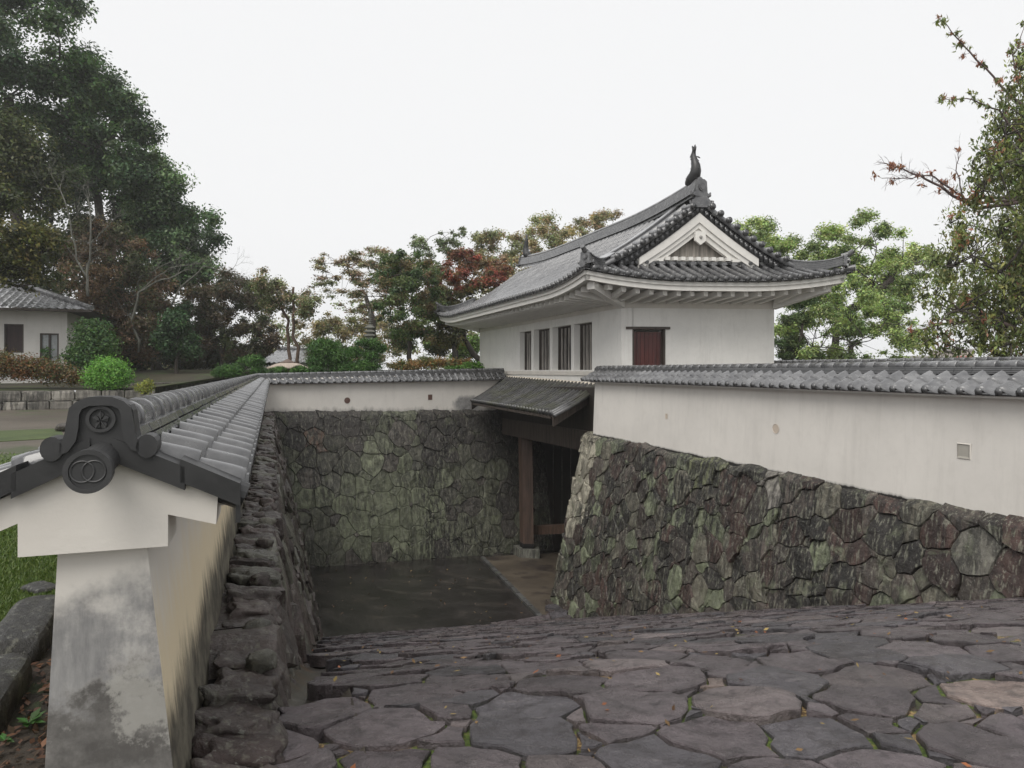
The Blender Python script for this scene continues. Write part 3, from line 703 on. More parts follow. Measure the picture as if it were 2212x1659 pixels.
gl.part("stone_facing", mb, MT['stoneL'])
mb = MB(); s = 1.6
while s < 24.2:
    L = rl.uniform(0.09, 0.27) * (1 if s < 9 else 1.4)
    tc = -0.125 + rl.uniform(-0.02, 0.015); zc_ = -1.455 + rl.uniform(-0.05, 0.03)
    mb.rock(LW(s + L / 2, tc, zc_ - 0.03), D * (L * 0.52), NR * (0.148 + rl.uniform(-0.025, 0.012)) + Vector((0, 0, -0.03)), Vector((0, 0, rl.uniform(0.045, 0.085))), rl, 0.2, colL(0), 10, 5.0)
    if rl.random() < 0.25 and s > 3.2: mb.rock(LW(s + L, -0.06 + rl.uniform(-.1, .05), -1.42), D * 0.06, NR * 0.07, Vector((0, 0, 0.05)), rl, 0.2, colL(0), 4, 2.4)
    s += L * 0.98
gl.part("ledge_stones", mb, MT['stoneL'], smooth=True)
mb = MB(); V = [LW(0.8, -0.1 + 0.225 * 6, -7.6), LW(25, -0.1 + 0.225 * 6, -7.6), LW(25, -0.9, -7.6), LW(0.8, -0.9, -7.6), LW(0.8, -0.1, -1.49), LW(25, -0.1, -1.49), LW(25, -0.9, -1.49), LW(0.8, -0.9, -1.49)]
mb.hexa(V, (1, 1, 1)); gl.part("wall_core", mb, MT['black'])

# ============================== GROUND: flagged slope, landing, gutter
def floor_z(X, Y): return -6.55 - 0.0395 * (X - 1.05) - 0.0774 * (Y - 18.7)
def step_z(X, Y):
    s0 = 3.6 + 0.2 * X; x = Y - s0; k = 0.35
    soft = k * math.log(1 + math.exp(min(40, x / k)))
    e_ = Y - (16.1 + 0.39 * (X + 4.4))
    return -1.5 - 0.35 * soft - (0.7 * e_ if e_ > 0 and X < 0.9 else 0) - 0.012 * (Y - 2) * (1 if Y < 4 else max(0, 1 - (Y - 4) / 3))
def gz(X, Y): return max(step_z(X, Y), floor_z(X, Y))
def Ys(i, n): return 0.9 * (19.9 / 0.9) ** (i / n)
mb = MB()
def bedfn(i, j):
    Y = lerp(0.6, 19.5, (i / 110) ** 1.6); Xl = -0.345 * Y + 0.15 + 0.0; Xr = -0.345 * Y + 9.2
    h_ = max(0, -1.42 - min(step_z(-0.345 * Y + 0.3, Y), -1.5)); Xl = -0.345 * Y + (0.40 + 0.236 * h_ if Y > 2.86 else -0.2); X = lerp(Xl, Xr, j / 50)
    return (X, Y, step_z(X, Y) - 0.032 + 0.014 * n3(X * 3, Y * 3))
mb.grid(110, 50, bedfn); o_ = mb.build("stair_bed", MT['bed']); tag(o_, "moss and needles in the joints of the stone steps", kind="structure"); o_.name = "moss_bed"
rf = random.Random(77)
def rad(a, b):
    if b < 4.5: return 0.158
    return 0.165
AX = 1.25
ptsF = seeds_var(-5.5, 6.4, 1.3, 19.4, rad, rf, 90000, (1.4, 0.85, 0.55, 0.32), 0.62)
def mapF(a, b, h): return Vector((a * AX, b, step_z(a * AX, b) + h - 0.005))
def colF(a, b, r):
    k = rf.random(); lum = rf.uniform(0.75, 1.25)
    c = (0.105, 0.090, 0.094) if k < .6 else ((0.078, 0.074, 0.080) if k < .85 else (0.14, 0.12, 0.118))
    if rf.random() < 0.006: c = (0.2, 0.16, 0.14)
    return tuple(x * lum for x in c)
def keepF(a, b):
    a = a * AX
    x0 = a + 0.345 * b
    h_ = max(0, -1.42 - min(step_z(-0.345 * b + 0.3, b), -1.5))
    if x0 < 0.24 + 0.236 * h_ and b > 2.92: return False
    if x0 < -0.25: return False
    h = -1.77 - step_z(a, b)
    if x0 > 8.85 - 0.212 * h: return False
    if b > 19: return False
    return step_z(a, b) > floor_z(a, b) - 0.02
mb = MB(); near = [p for p in ptsF if p[1] < 5.2]
stones(mb, ptsF, (-5.6, 6.5, 1.2, 19.6), mapF, colF, rf, gap=0.006, depth=0.10, warp=0.07, wf=1.2, seg=0.06, tilt=0.032, hvar=0.009, rough=0.014, fine=5.0, flat=True, bias=-0.01, jag=0.045, gapfn=lambda a, b: 1.8 if b < 3.4 else (1.3 if b < 4.5 else 1.1), hfn=lambda a, b: 1.2 if b < 4.2 else 2.3, keep=keepF)
o_ = mb.build("stone_stairs", MT['flag']); tag(o_, "wet purple grey flagstone steps going down to the gate", kind="structure")
# landing in front of the gate
mb = MB()
mb.grid(40, 40, lambda i, j: (lerp(-9, 12, i / 40), lerp(15.2, 34, j / 40), floor_z(lerp(-9, 12, i / 40), lerp(15.2, 34, j / 40)) + 0.006 * n3(i * .7, j * .7)))
MT['asph'] = m_ground("wet_landing", (0.014, 0.013, 0.012), (0.045, 0.04, 0.038), 0.9, 0.2, 16, (0.085, 0.072, 0.062), (0.53, 0.72))
o_ = mb.build("landing", MT['asph'], smooth=True); tag(o_, kind="structure")
# paved strip before the gate, slightly proud, and its kerb line
def fz(x, y, dz=0.0):                 # pixel on the landing plane
    # solve Y: (HY-y)/F*Y = floor(X,Y)+dz
    k = (HY - y) / F; u = (x - CX) / F
    Y = (-6.55 + 0.0395 * 1.05 + 0.0774 * 18.7 + dz) / (k + 0.0395 * u + 0.0774); return Vector((u * Y, Y, k * Y))
p = [fz(1046, 1203, .05), fz(1222, 1380, .05), fz(1500, 1380, .05), fz(1330, 1185, .05)]
mb = MB(); mb.hexa([q - Vector((0, 0, 0.1)) for q in p] + p); MT['strip'] = m_ground("gate_paving", (0.075, 0.06, 0.045), (0.14, 0.115, 0.085), 0.6, 0.5, 30, (0.045, 0.035, 0.03), (0.5, 0.62))
o_ = mb.build("gate_pavement", MT['strip']); tag(o_, kind="structure")
mb = MB(); a = p[0]; b = p[1]; d = (b - a); nn = Vector((d.y, -d.x, 0)).normalized() * -0.14
rk = random.Random(3); k = 0.0
if nn.x > 0: nn = -nn
while k < 1:
    e = min(1, k + rk.uniform(0.05, 0.09)); q0 = a + d * k; q1 = a + d * (e - 0.006)
    mb.hexa([q0 + Vector((0, 0, -.1)), q1 + Vector((0, 0, -.1)), q1 + nn + Vector((0, 0, -.1)), q0 + nn + Vector((0, 0, -.1)), q0 + Vector((0, 0, .02)), q1 + Vector((0, 0, .02)), q1 + nn + Vector((0, 0, .02)), q0 + nn + Vector((0, 0, .02))], tuple([rk.uniform(0.7, 1.2) * 0.09] * 3)); k = e
o_ = mb.build("kerb", m_stone("kerb_stone", (1, 1, 1), 0.3, 0.3)); tag(o_, kind="structure")
# gutter
mb = MB()
def gut(i, j):
    Y = lerp(2.7, 17.0, (i / 120) ** 1.5); zt = -1.42; Xs = -0.345 * Y
    z = min(step_z(Xs + 0.3, Y), -1.5); h = max(0, -1.42 - z); xl = 0.02 + 0.236 * h; xr = xl + 0.28
    f = j / 10; X = Xs + lerp(xl - 0.06, xr + 0.05, f); zz = z - 0.11 + 0.10 * abs(2 * f - 1) ** 2.2 + 0.006 * n3(X * 6, Y * 9) + 0.006 * math.sin(Y * 34 + 2 * n3(Y, 2))
    return (X, Y, zz)
mb.grid(120, 10, gut); MT['gut'] = m_ground("wet_gutter", (0.05, 0.042, 0.036), (0.10, 0.09, 0.075), 2.2, 0.25, 22, (0.11, 0.055, 0.025), (0.56, 0.64))
o_ = mb.build("drainage_channel", MT['gut'], smooth=True); tag(o_, kind="structure")
# ============================== GATE TOWER
E1 = Vector((0.996, 0.088, 0)); E2 = Vector((-0.342, 0.94, 0)); OT = Vector((5.28, 19.45, 0))
def T(p, q, z): return OT + E1 * p + E2 * q + Vector((0, 0, z))
PL, PR_, QN, QF = -1.925, 2.62, 0.66, 14.28       # wall footprint
W_ = 3.72; EQ0, EQ1 = -0.9, 15.25; QG = 14.0
def zs(a): return 4.74 - 2.30 * (1.38 * a - 0.38 * a * a)
def lift(p, q):                       # upturned corners
    a = min(1, abs(p) / W_); dq = min(abs(q - EQ0), abs(q - EQ1)); dp = W_ - abs(p)
    return 0.30 * max(0, 1 - (dq + max(0, dp)) / 3.0) ** 2
def roofz(p, q):
    a = abs(p) / W_
    dl = W_ - abs(p); df = min(q - EQ0, EQ1 - q)
    inside = (0 <= q <= QG + 0.4)
    return zs(min(1, a)) + lift(p, q)
def hipz(p, q):                       # front/back hip slopes
    df = (q - EQ0) if q < 7 else (EQ1 - q)
    return zs(max(0, 1 - df / W_)) + lift(p, q)
gT = G("gate_tower", T(0.35, 7, -0.5), "white tower over the gate with curved tile roof, barred windows and red brown door", "tower")
# --- walls
mb = MB(); z0, z1 = -0.62, 1.98; th = 0.35
def tb(p0, q0, za, p1, q1, zb, m=None): (m or mb).hexa([T(p0, q0, za), T(p1, q0, za), T(p1, q1, za), T(p0, q1, za), T(p0, q0, zb), T(p1, q0, zb), T(p1, q1, zb), T(p0, q1, zb)])
k1 = 1.0
wins = [(1.88, 3.19), (3.43, 4.98), (5.24, 6.76), (7.02, 8.28)]
q_ = QN
edges = []
for a, b in wins: edges.append((QN + a, QN + b))
tb(PL, QN, z0, PL + th, QF, 0.0); tb(PL, QN, 1.52, PL + th, QF, z1)
cur = QN
for a, b in edges: tb(PL, cur, 0.0, PL + th, a, 1.52); cur = b
tb(PL, cur, 0.0, PL + th, QF, 1.52)
# front wall with the door opening
def front_p(x):                       # pixel x on the front face -> p
    lo, hi = PL, PR_
    for _ in range(50):
        m = (lo + hi) / 2; pp = T(m, QN, 0); 
        if CX + F * pp.x / pp.y < x: lo = m
        else: hi = m
    return m
d0, d1 = front_p(1366), front_p(1437); zd = 89 * T(d0, QN, 0).y / F
tb(PL + th, QN, z0, d0, QN + th, z1); tb(d0, QN, zd, d1, QN + th, z1); tb(d1, QN, z0, PR_, QN + th, z1)
tb(PR_ - th, QN + th, z0, PR_, QF, z1); tb(PL + th, QF - th, z0, PR_ - th, QF, z1)
gT.part("wall", mb, MT['white'])
mb = MB()   # upper band, proud of the wall
tb(PL - 0.025, QN - 0.025, 1.79, PR_ + 0.025, QN - 0.002, 2.02); tb(PL - 0.025, QN - 0.002, 1.79, PL - 0.002, QF, 2.02); tb(PR_ + 0.002, QN - 0.002, 1.79, PR_ + 0.025, QF, 2.02)
tb(PL - 0.05, QN - 0.02, -0.16, PL - 0.002, QF, -0.03)
gT.part("plaster_band", mb, m_plain("stained_plaster_band", (0.62, 0.585, 0.53), 0.75, 0.08, 2))
mb = MB(); tb(PL + 0.05, QN + 0.05, z0 - 0.03, PR_ - 0.05, QF - 0.05, z0 + 0.12); tb(PL + 0.62, QN + 0.5, z0, PL + 0.66, QF - .5, z1)  # floor, and a black panel painting the unlit room behind the bars
gT.part("floor_and_shade_panel", mb, MT['black'])
mb = MB()
tb(d0 + 0.05, QN + 0.14, z0, d1 - 0.05, QN + 0.2, zd - 0.07)
dr = gT.part("door", mb, MT['woodred'])
mb = MB()
n_ = 7
for i in range(n_):
    a = lerp(d0 + .06, d1 - .06, i / n_); b = lerp(d0 + .06, d1 - .06, (i + 1) / n_) - 0.008
    tb(a, QN + 0.115, z0 + 0.02, b, QN + 0.139, zd - 0.08)
gT.sub(dr, "door_board", mb, MT['woodred'])
mb = MB(); tb(d0, QN - 0.01, z0, d0 + 0.05, QN + 0.12, zd); tb(d1 - 0.05, QN - 0.01, z0, d1, QN + 0.12, zd); tb(front_p(1352), QN - 0.05, zd, front_p(1446), QN + 0.03, zd + 0.07)
gT.sub(dr, "door_frame", mb, MT['wood'])
for i, (a, b) in enumerate(edges):
    mb = MB()
    for k in range(5):
        qq = lerp(a + 0.06, b - 0.06, (k + 0.5) / 5); tb(PL + 0.24, qq - 0.035, 0.0, PL + 0.29, qq + 0.035, 1.52)
    wn = gT.part("window", mb, MT['woodgrey'])
    mb = MB(); tb(PL + 0.20, a - 0.0, 0.0, PL + 0.34, a + 0.035, 1.52); tb(PL + 0.2, b - 0.035, 0.0, PL + 0.34, b, 1.52); tb(PL + 0.2, a + 0.036, 1.47, PL + 0.34, b - 0.036, 1.519)
    gT.sub(wn, "window_frame", mb, MT['wood'])
    mb = MB(); tb(PL - 0.03, a - 0.04, -0.03, PL + 0.2, b + 0.04, 0.012); gT.sub(wn, "window_sill", mb, MT['timber_white'])
# --- roof slopes: pans and rolls
pitch = 0.292; rt = random.Random(8)
def slope_rows(mb, mr, q0, q1, side):
    n = int(round((q1 - q0) / pitch)); st = (q1 - q0) / n
    def atop(q):
        if -0.02 <= q <= QG + 0.02: return 0.06
        d = (q - EQ0) if q < 0 else (EQ1 - q); return max(0.06, 1 - d / W_)
    for i in range(n):
        qa = q0 + i * st; qb = qa + st; m = 10; at0, at1 = atop(qa + 1e-3), atop(qb - 1e-3)
        cc = rt.uniform(0.85, 1.15)
        mb.grid(2, m, lambda ii, j: (lambda q, a: T(side * a * W_, q, zs(a) + lift(a * W_, q) - (0.028 if ii == 1 else 0) + 0.0))(lerp(qa, qb, ii / 2), lerp(lerp(at0, at1, ii / 2), 1.0, j / m)), (cc * .75,) * 3, flip=(side > 0))
    for i in range(n + 1):
        q = q0 + i * st
        if i in (0, n): continue
        at = atop(q); L = (1 - at) * W_
        if L < 0.1: continue
        k = max(2, int(L / 0.30)); pts = []; rad_ = []
        for j in range(k + 1):
            a = lerp(at, 1.0, j / k); pts.append(T(side * a * W_, q, zs(a) + lift(a * W_, q) + 0.012))
            rad_.append(0.072)
        cc = rt.uniform(0.8, 1.2)
        for j in range(k):
            mr.tube([pts[j], pts[j] * 0.94 + pts[j + 1] * 0.06, pts[j + 1]], [0.066, 0.074, 0.066], 8, (cc * rt.uniform(.9, 1.1),) * 3, caps=False)
        e = pts[-1]; out = (pts[-1] - pts[-2]).normalized()
        mr.tube([e - out * 0.02, e + out * 0.05], 0.084, 12, (0.6, 0.6, 0.6))
mb = MB(); mr = MB()
slope_rows(mb, mr, EQ0, EQ1, -1)
ro = gT.part("roof", mb, MT['tile'], smooth=True); gT.sub(ro, "roll_tiles", mr, MT['tile'], smooth=True)
mb = MB(); mr = MB(); slope_rows(mb, mr, EQ0, EQ1, 1)
gT.sub(ro, "right_slope", mb, MT['tile'], smooth=True); gT.sub(ro, "roll_tiles", mr, MT['tile'], smooth=True)
# hips front and back
DH = 1.42
def hip(mb, mr, front):
    def qq(d): return (EQ0 + d) if front else (EQ1 - d)
    n = int(round(2 * W_ / 0.30)); st = 2 * W_ / n
    for i in range(n):
        pa = -W_ + i * st; pb = pa + st
        la = min(DH, W_ - abs(pa)); lb = min(DH, W_ - abs(pb)); cc = rt.uniform(0.85, 1.15) * .7
        mb.grid(2, 6, lambda ii, j: (lambda p, d: T(p, qq(d), hipz(p, qq(d)) - (0.028 if ii == 1 else 0)))(lerp(pa, pb, ii / 2), lerp(lerp(la, lb, ii / 2), 0, j / 6)), (cc,) * 3, flip=not front)
        if i:
            L = la
            if L < 0.12: continue
            k = max(1, int(L / 0.28)); pts = [T(pa, qq(lerp(L, 0, j / k)), hipz(pa, qq(lerp(L, 0, j / k))) + 0.012) for j in range(k + 1)]
            cc = rt.uniform(0.75, 1.2)
            for j in range(k): mr.tube([pts[j], pts[j] * .94 + pts[j + 1] * .06, pts[j + 1]], [0.069, 0.077, 0.069], 10, (cc * rt.uniform(.85, 1.1),) * 3, caps=False)
            e = pts[-1]; out = (pts[-1] - pts[-2]).normalized(); mr.tube([e - out * .03, e + out * .05], 0.088, 14, (0.5, 0.5, 0.5)); 
        # hanging pan lip between rolls
        for t_ in (0.28, 0.5, 0.72):
            pp = lerp(pa, pb, t_); e = T(pp, qq(0), hipz(pp, qq(0)) - 0.035); mr.box(e - E1 * 0.028 - Vector((0, 0, .018)), E1 * 0.056, E2 * (-0.02 if front else 0.02), (0, 0, 0.03), (0.45,) * 3)
mb = MB(); mr = MB(); hip(mb, mr, True); gT.sub(ro, "front_slope", mb, MT['tile'], smooth=True); gT.sub(ro, "roll_tiles", mr, MT['tile'], smooth=True)
mb = MB(); mr = MB(); hip(mb, mr, False); gT.sub(ro, "rear_slope", mb, MT['tile'], smooth=True)
# eaves lip along the long sides
for side in (-1, 1):
    mb = MB(); n = 54
    for i in range(n):
        qa = lerp(EQ0, EQ1, i / n); qb = lerp(EQ0, EQ1, (i + 1) / n)
        p = [T(side * (W_ - 0.05), qa, zs(1) + lift(W_, qa) - 0.075), T(side * (W_ - 0.05), qb, zs(1) + lift(W_, qb) - 0.075), T(side * (W_ + 0.01), qb, zs(1) + lift(W_, qb) - 0.07), T(side * (W_ + 0.01), qa, zs(1) + lift(W_, qa) - 0.07)]
        mb.hexa(p + [v + Vector((0, 0, 0.05)) for v in p], (0.5,) * 3)
    gT.sub(ro, "eave_lip", mb, MT['tile'])
# --- fascia, soffit, rafters
mb = MB(); ins = 0.13
def eavept(per, dz, inset):           # perimeter param: side name, coordinate
    sd, c = per
    if sd == 'f': p, q = c, EQ0 + inset
    elif sd == 'b': p, q = c, EQ1 - inset
    elif sd == 'l': p, q = -W_ + inset, c
    else: p, q = W_ - inset, c
    pl = max(-W_, min(W_, p)); 
    return T(p, q, zs(1) + lift(W_ if sd in 'lr' else abs(p), EQ0 if sd == 'f' else (EQ1 if sd == 'b' else q)) + dz)
for sd, c0, c1, n in (('f', -W_ + ins, W_ - ins, 22), ('b', -W_ + ins, W_ - ins, 12), ('l', EQ0 + ins, EQ1 - ins, 40), ('r', EQ0 + ins, EQ1 - ins, 40)):
    for (dz0, dz1, in0, in1) in ((-0.17, -0.065, 0.08, 0.16), (-0.30, -0.17, 0.13, 0.24)):
        for i in range(n):
            a = lerp(c0, c1, i / n); b = lerp(c0, c1, (i + 1) / n)
            ka = a; kb = b
            p = [eavept((sd, a), dz0, in0), eavept((sd, b), dz0, in0), eavept((sd, b), dz0, in1), eavept((sd, a), dz0, in1)]
            q = [eavept((sd, a), dz1, in0), eavept((sd, b), dz1, in0), eavept((sd, b), dz1, in1), eavept((sd, a), dz1, in1)]
            mb.hexa(p + q)
gT.part("fascia", mb, MT['timber_white'])
mb = MB()
zw = 2.03
for sd, c0, c1, n in (('f', -W_ + .2, W_ - .2, 22), ('b', -W_ + .2, W_ - .2, 12), ('l', EQ0 + .2, EQ1 - .2, 40), ('r', EQ0 + .2, EQ1 - .2, 40)):
    def sf(i, j):
        c = lerp(c0, c1, i / n); e = eavept((sd, c), -0.19, 0.2)
        if sd in 'fb': w = T(lerp(PL, PR_, i / n), QN if sd == 'f' else QF, zw)
        else: w = T(PL if sd == 'l' else PR_, lerp(QN, QF, i / n), zw)
        return e.lerp(w, j / 4)
    mb.grid(n, 4, sf)
gT.part("soffit", mb, MT['timber_white'])
mb = MB()
def rafter(e, w, wd=0.07, hh=0.14):
    d = (w - e); d.z = 0; sdv = Vector((d.y, -d.x, 0)).normalized() * wd
    p = [e - sdv - Vector((0, 0, hh)), w - sdv - Vector((0, 0, hh)), w + sdv - Vector((0, 0, hh)), e + sdv - Vector((0, 0, hh))]
    mb.hexa(p + [v + Vector((0, 0, hh)) for v in p])
n = 17
for i in range(n + 1):
    c = lerp(-W_ + 0.5, W_ - 0.5, i / n); e = eavept(('f', c), -0.27, 0.34); dh = min(QN - EQ0, W_ - abs(c)); w = T(c, EQ0 + max(dh, 0.6), 2.06 if dh > 1.2 else e.z + 0.02); rafter(e, w, 0.065, 0.15)
n = 40
for i in range(n + 1):
    c = lerp(EQ0 + 0.6, EQ1 - 0.6, i / n)
    for sd, P in (('l', PL), ('r', PR_)):
        e = eavept((sd, c), -0.27, 0.36); dh = min(W_ - abs(P), min(c - EQ0, EQ1 - c)); w = T((W_ - max(dh, .6)) * (-1 if sd == 'l' else 1), c, 2.06 if dh > 1.0 else e.z + 0.02); rafter(e, w, 0.06, 0.15)
gT.part("rafters", mb, MT['timber_white'])
for (sp, P, q, eq) in ((-1, PL, QN, EQ0), (1, PR_, QN, EQ0), (-1, PL, QF, EQ1), (1, PR_, QF, EQ1)):
    mb = MB(); e = T(sp * (W_ - 0.36), eq + (0.36 if eq < 5 else -0.36), zs(1) + lift(W_, eq) - 0.34); w = T(P, q, 2.0); rafter(e, w, 0.11, 0.22)
    gT.part("hip_rafter", mb, MT['timber_white'])
# --- gable
def rz(p): return zs(abs(p) / W_)
mb = MB(); PG = 1.72; N_ = 14
for (q0, q1, u0, u1) in ((0.04, 0.14, 0.28, 0.52), (0.09, 0.20, 0.52, 0.66), (0.14, 0.26, 0.66, 0.80)):
    for sd in (-1, 1):
        for i in range(N_):
            a = sd * PG * i / N_; b = sd * PG * (i + 1) / N_
            def pz(p, u): return rz(p) - u * (1.12 - 0.12 * abs(p) / PG)
            P = [T(a, q0, pz(a, u1)), T(b, q0, pz(b, u1)), T(b, q1, pz(b, u1)), T(a, q1, pz(a, u1))]
            Q = [T(a, q0, pz(a, u0)), T(b, q0, pz(b, u0)), T(b, q1, pz(b, u0)), T(a, q1, pz(a, u0))]
            if sd < 0: P = [P[1], P[0], P[3], P[2]]; Q = [Q[1], Q[0], Q[3], Q[2]]
            mb.hexa(P + Q)
gb = gT.part("gable", mb, MT['timber_white'])
mb = MB(); mb.prism([(-1.6, 3.1), (1.6, 3.1), (0, 4.2)], lambda a, b, d: T(a, d, b), 0.36, 0.42); gT.sub(gb, "gable_board", mb, MT['gable'])
mb = MB()
mb.prism([(-0.14, 3.90), (0.14, 3.90), (0.155, 3.64), (0.0, 3.52), (-0.155, 3.64)], lambda a, b, d: T(a + 0.02, d, b), 0.02, 0.09)
mb.tube([T(0.02, 0.02, 3.74), T(0.02, -0.03, 3.74)], [0.05, 0.03], 12, (.5, .5, .5))
gT.sub(gb, "gable_pendant", mb, MT['timber_white'])
mb = MB()
for sd in (-1, 1):
    tb(*( (sd * 1.0, 0.10, 3.06, sd * 1.75, 0.3, 3.14) if sd > 0 else (sd * 1.75, 0.10, 3.06, sd * 1.0, 0.3, 3.14)), mb)
for i in range(9):
    p = lerp(-0.88, 0.88, i / 8); tb(p - 0.06, 0.08, 3.09, p + 0.06, 0.3, 3.19, mb)
gT.sub(gb, "dentil_row", mb, MT['timber_white'])
mb = MB(); tb(-2.3, 0.12, 2.98, 2.3, 0.3, 3.06, mb)
for i in range(15):
    p = lerp(-2.1, 2.1, i / 14); mb.tube([T(p, 0.25, 3.05), T(p, 0.03, 3.02)], 0.05, 8, (.6, .6, .6))
gT.sub(gb, "base_course", mb, MT['tile'])
# verge: short roll tiles pointing to the front
mb = MB()
def onslope(p, q, h=0): 
    a = abs(p) / W_; sl = Vector((0, 0, 1)); return T(p, q, zs(a) + (lift(p, q) if a > .6 else 0) + h)
for sd in (-1, 1):
    for i in range(16):
        a = sd * 2.3 * i / 16; b = sd * 2.3 * (i + 1) / 16
        P = [T(a, 0.02, rz(a) - 0.30), T(b, 0.02, rz(b) - 0.30), T(b, 0.30, rz(b) - 0.30), T(a, 0.30, rz(a) - 0.30)]
        if sd < 0: P = [P[1], P[0], P[3], P[2]]
        mb.hexa(P + [v + Vector((0, 0, 0.29)) for v in P], (0.35,) * 3)
        mm = (a + b) / 2; mb.tube([T(mm, 0.2, rz(mm) - 0.17), T(mm, 0.0, rz(mm) - 0.18)], 0.05, 10, (0.8,) * 3)
    n = 10
    for i in range(n):
        p = sd * lerp(0.28, 2.42, i / (n - 1)); cc = rt.uniform(.8, 1.2)
        mb.tube([onslope(p, 0.34, 0.085), onslope(p, -0.10, 0.07)], 0.08, 12, (cc * 1.5,) * 3); mb.tube([onslope(p, -0.09, 0.068), onslope(p, -0.15, 0.066)], 0.09, 14, (0.4,) * 3)
        pm = sd * lerp(0.28, 2.42, (i + 0.5) / (n - 1))
        if i < n - 1:
            for k in (-1, 0, 1): mb.box(onslope(pm + k * 0.06 - 0.03, -0.02, -0.02 - sd * k * 0.03), E1 * 0.06, E2 * 0.3, (0, 0, 0.045), (0.6,) * 3)
gT.sub(ro, "verge_tiles", mb, MT['tile'], smooth=True)
mb = MB()
def path_tube(mb, pts, r, col=(1, 1, 1), n=10): mb.tube(pts, r, n, col)
for sd in (-1, 1):
    for (qv, a0, a1, hh) in ((0.40, 0.05, 0.60, 0.09),):
        pts = [T(sd * lerp(a0, a1, i / 12) * W_, qv, zs(lerp(a0, a1, i / 12)) + hh) for i in range(13)]; mb.tube(pts, 0.085, 10)
    # descending ridge: stacked course with light cap
    for (wv, h0, h1, cc) in ((0.13, 0.0, 0.07, .8), (0.115, 0.075, 0.13, .7), (0.10, 0.135, 0.18, .8), (0.13, 0.185, 0.215, 1.6)):
        n = 14
        for i in range(n):
            a = lerp(0.06, 0.72, i / n); b = lerp(0.06, 0.72, (i + 1) / n); qv = 0.95
            up = 0.10 * max(0, (i / n - 0.75) / 0.25) ** 2; up2 = 0.10 * max(0, ((i + 1) / n - 0.75) / 0.25) ** 2
            P = [T(sd * a * W_, qv - wv, zs(a) + h0 + up), T(sd * b * W_, qv - wv, zs(b) + h0 + up2), T(sd * b * W_, qv + wv, zs(b) + h0 + up2), T(sd * a * W_, qv + wv, zs(a) + h0 + up)]
            Q = [v + Vector((0, 0, h1 - h0)) for v in P]; mb.hexa(P + Q, (cc,) * 3)
gT.sub(ro, "descending_ridge", mb, MT['tile'])
# main ridge
mb = MB(); zr0 = 4.70; nq = 30
def rlift(q): return 0.30 * max(0, 1 - q / 4.5) ** 2 + 0.26 * max(0, 1 - (QG - q) / 4.5) ** 2
for L in range(6):
    h0 = L * 0.052; h1 = h0 + 0.042; wv = 0.19 - 0.012 * L
    for i in range(nq):
        a = lerp(0.02, QG, i / nq); b = lerp(0.02, QG, (i + 1) / nq) - 0.004; cc = rt.uniform(.75, 1.1)
        mb.hexa([T(-wv, a, zr0 + h0 + rlift(a)), T(wv, a, zr0 + h0 + rlift(a)), T(wv, b, zr0 + h0 + rlift(b)), T(-wv, b, zr0 + h0 + rlift(b)), T(-wv + .01, a, zr0 + h1 + rlift(a)), T(wv - .01, a, zr0 + h1 + rlift(a)), T(wv - .01, b, zr0 + h1 + rlift(b)), T(-wv + .01, b, zr0 + h1 + rlift(b))], (cc,) * 3)
mb.tube([T(0, lerp(0, QG, i / 20), zr0 + 0.345 + rlift(lerp(0, QG, i / 20))) for i in range(21)], 0.085, 10, (1.1,) * 3)
for i in range(nq): 
    a = lerp(0.02, QG, i / nq); b = lerp(0.02, QG, (i + 1) / nq); mb.hexa([T(-.15, a, zr0 - .1 + rlift(a)), T(.15, a, zr0 - .1 + rlift(a)), T(.15, b, zr0 - .1 + rlift(b)), T(-.15, b, zr0 - .1 + rlift(b)), T(-.1, a, zr0 + .3 + rlift(a)), T(.1, a, zr0 + .3 + rlift(a)), T(.1, b, zr0 + .3 + rlift(b)), T(-.1, b, zr0 + .3 + rlift(b))], (.4,) * 3)
gT.sub(ro, "main_ridge", mb, MT['tile'])
# corner ridges
def onig(mb, c, dirv, sc_=1.0):       # end tile: shield with round boss, facing dirv
    d = Vector(dirv).normalized(); sx = Vector((d.y, -d.x, 0)).normalized(); up = Vector((0, 0, 1))
    P = [(-0.17, -0.12), (-0.24, -0.19), (-0.17, -0.22), (0.17, -0.22), (0.24, -0.19), (0.17, -0.12), (0.15, 0.15), (0.08, 0.20), (-0.08, 0.20), (-0.15, 0.15)]
    mb.prism([(a * sc_, b * sc_) for a, b in P], lambda a, b, k: c + sx * a + up * b + d * k, 0.0, 0.08, (0.85,) * 3)
    mb.tube([c + d * 0.07, c + d * 0.12], 0.095 * sc_, 14, (0.6,) * 3); mb.tube([c + d * 0.11, c + d * 0.135], 0.06 * sc_, 14, (0.9,) * 3)
    for sgn in (-1, 1): mb.tube([c + sx * sgn * 0.2 * sc_ - up * 0.2 * sc_ + d * .02, c + sx * sgn * 0.27 * sc_ - up * 0.17 * sc_ + d * .02, c + sx * sgn * 0.285 * sc_ - up * 0.10 * sc_ + d * .02], [0.05 * sc_, 0.04 * sc_, 0.02 * sc_], 8, (0.8,) * 3)
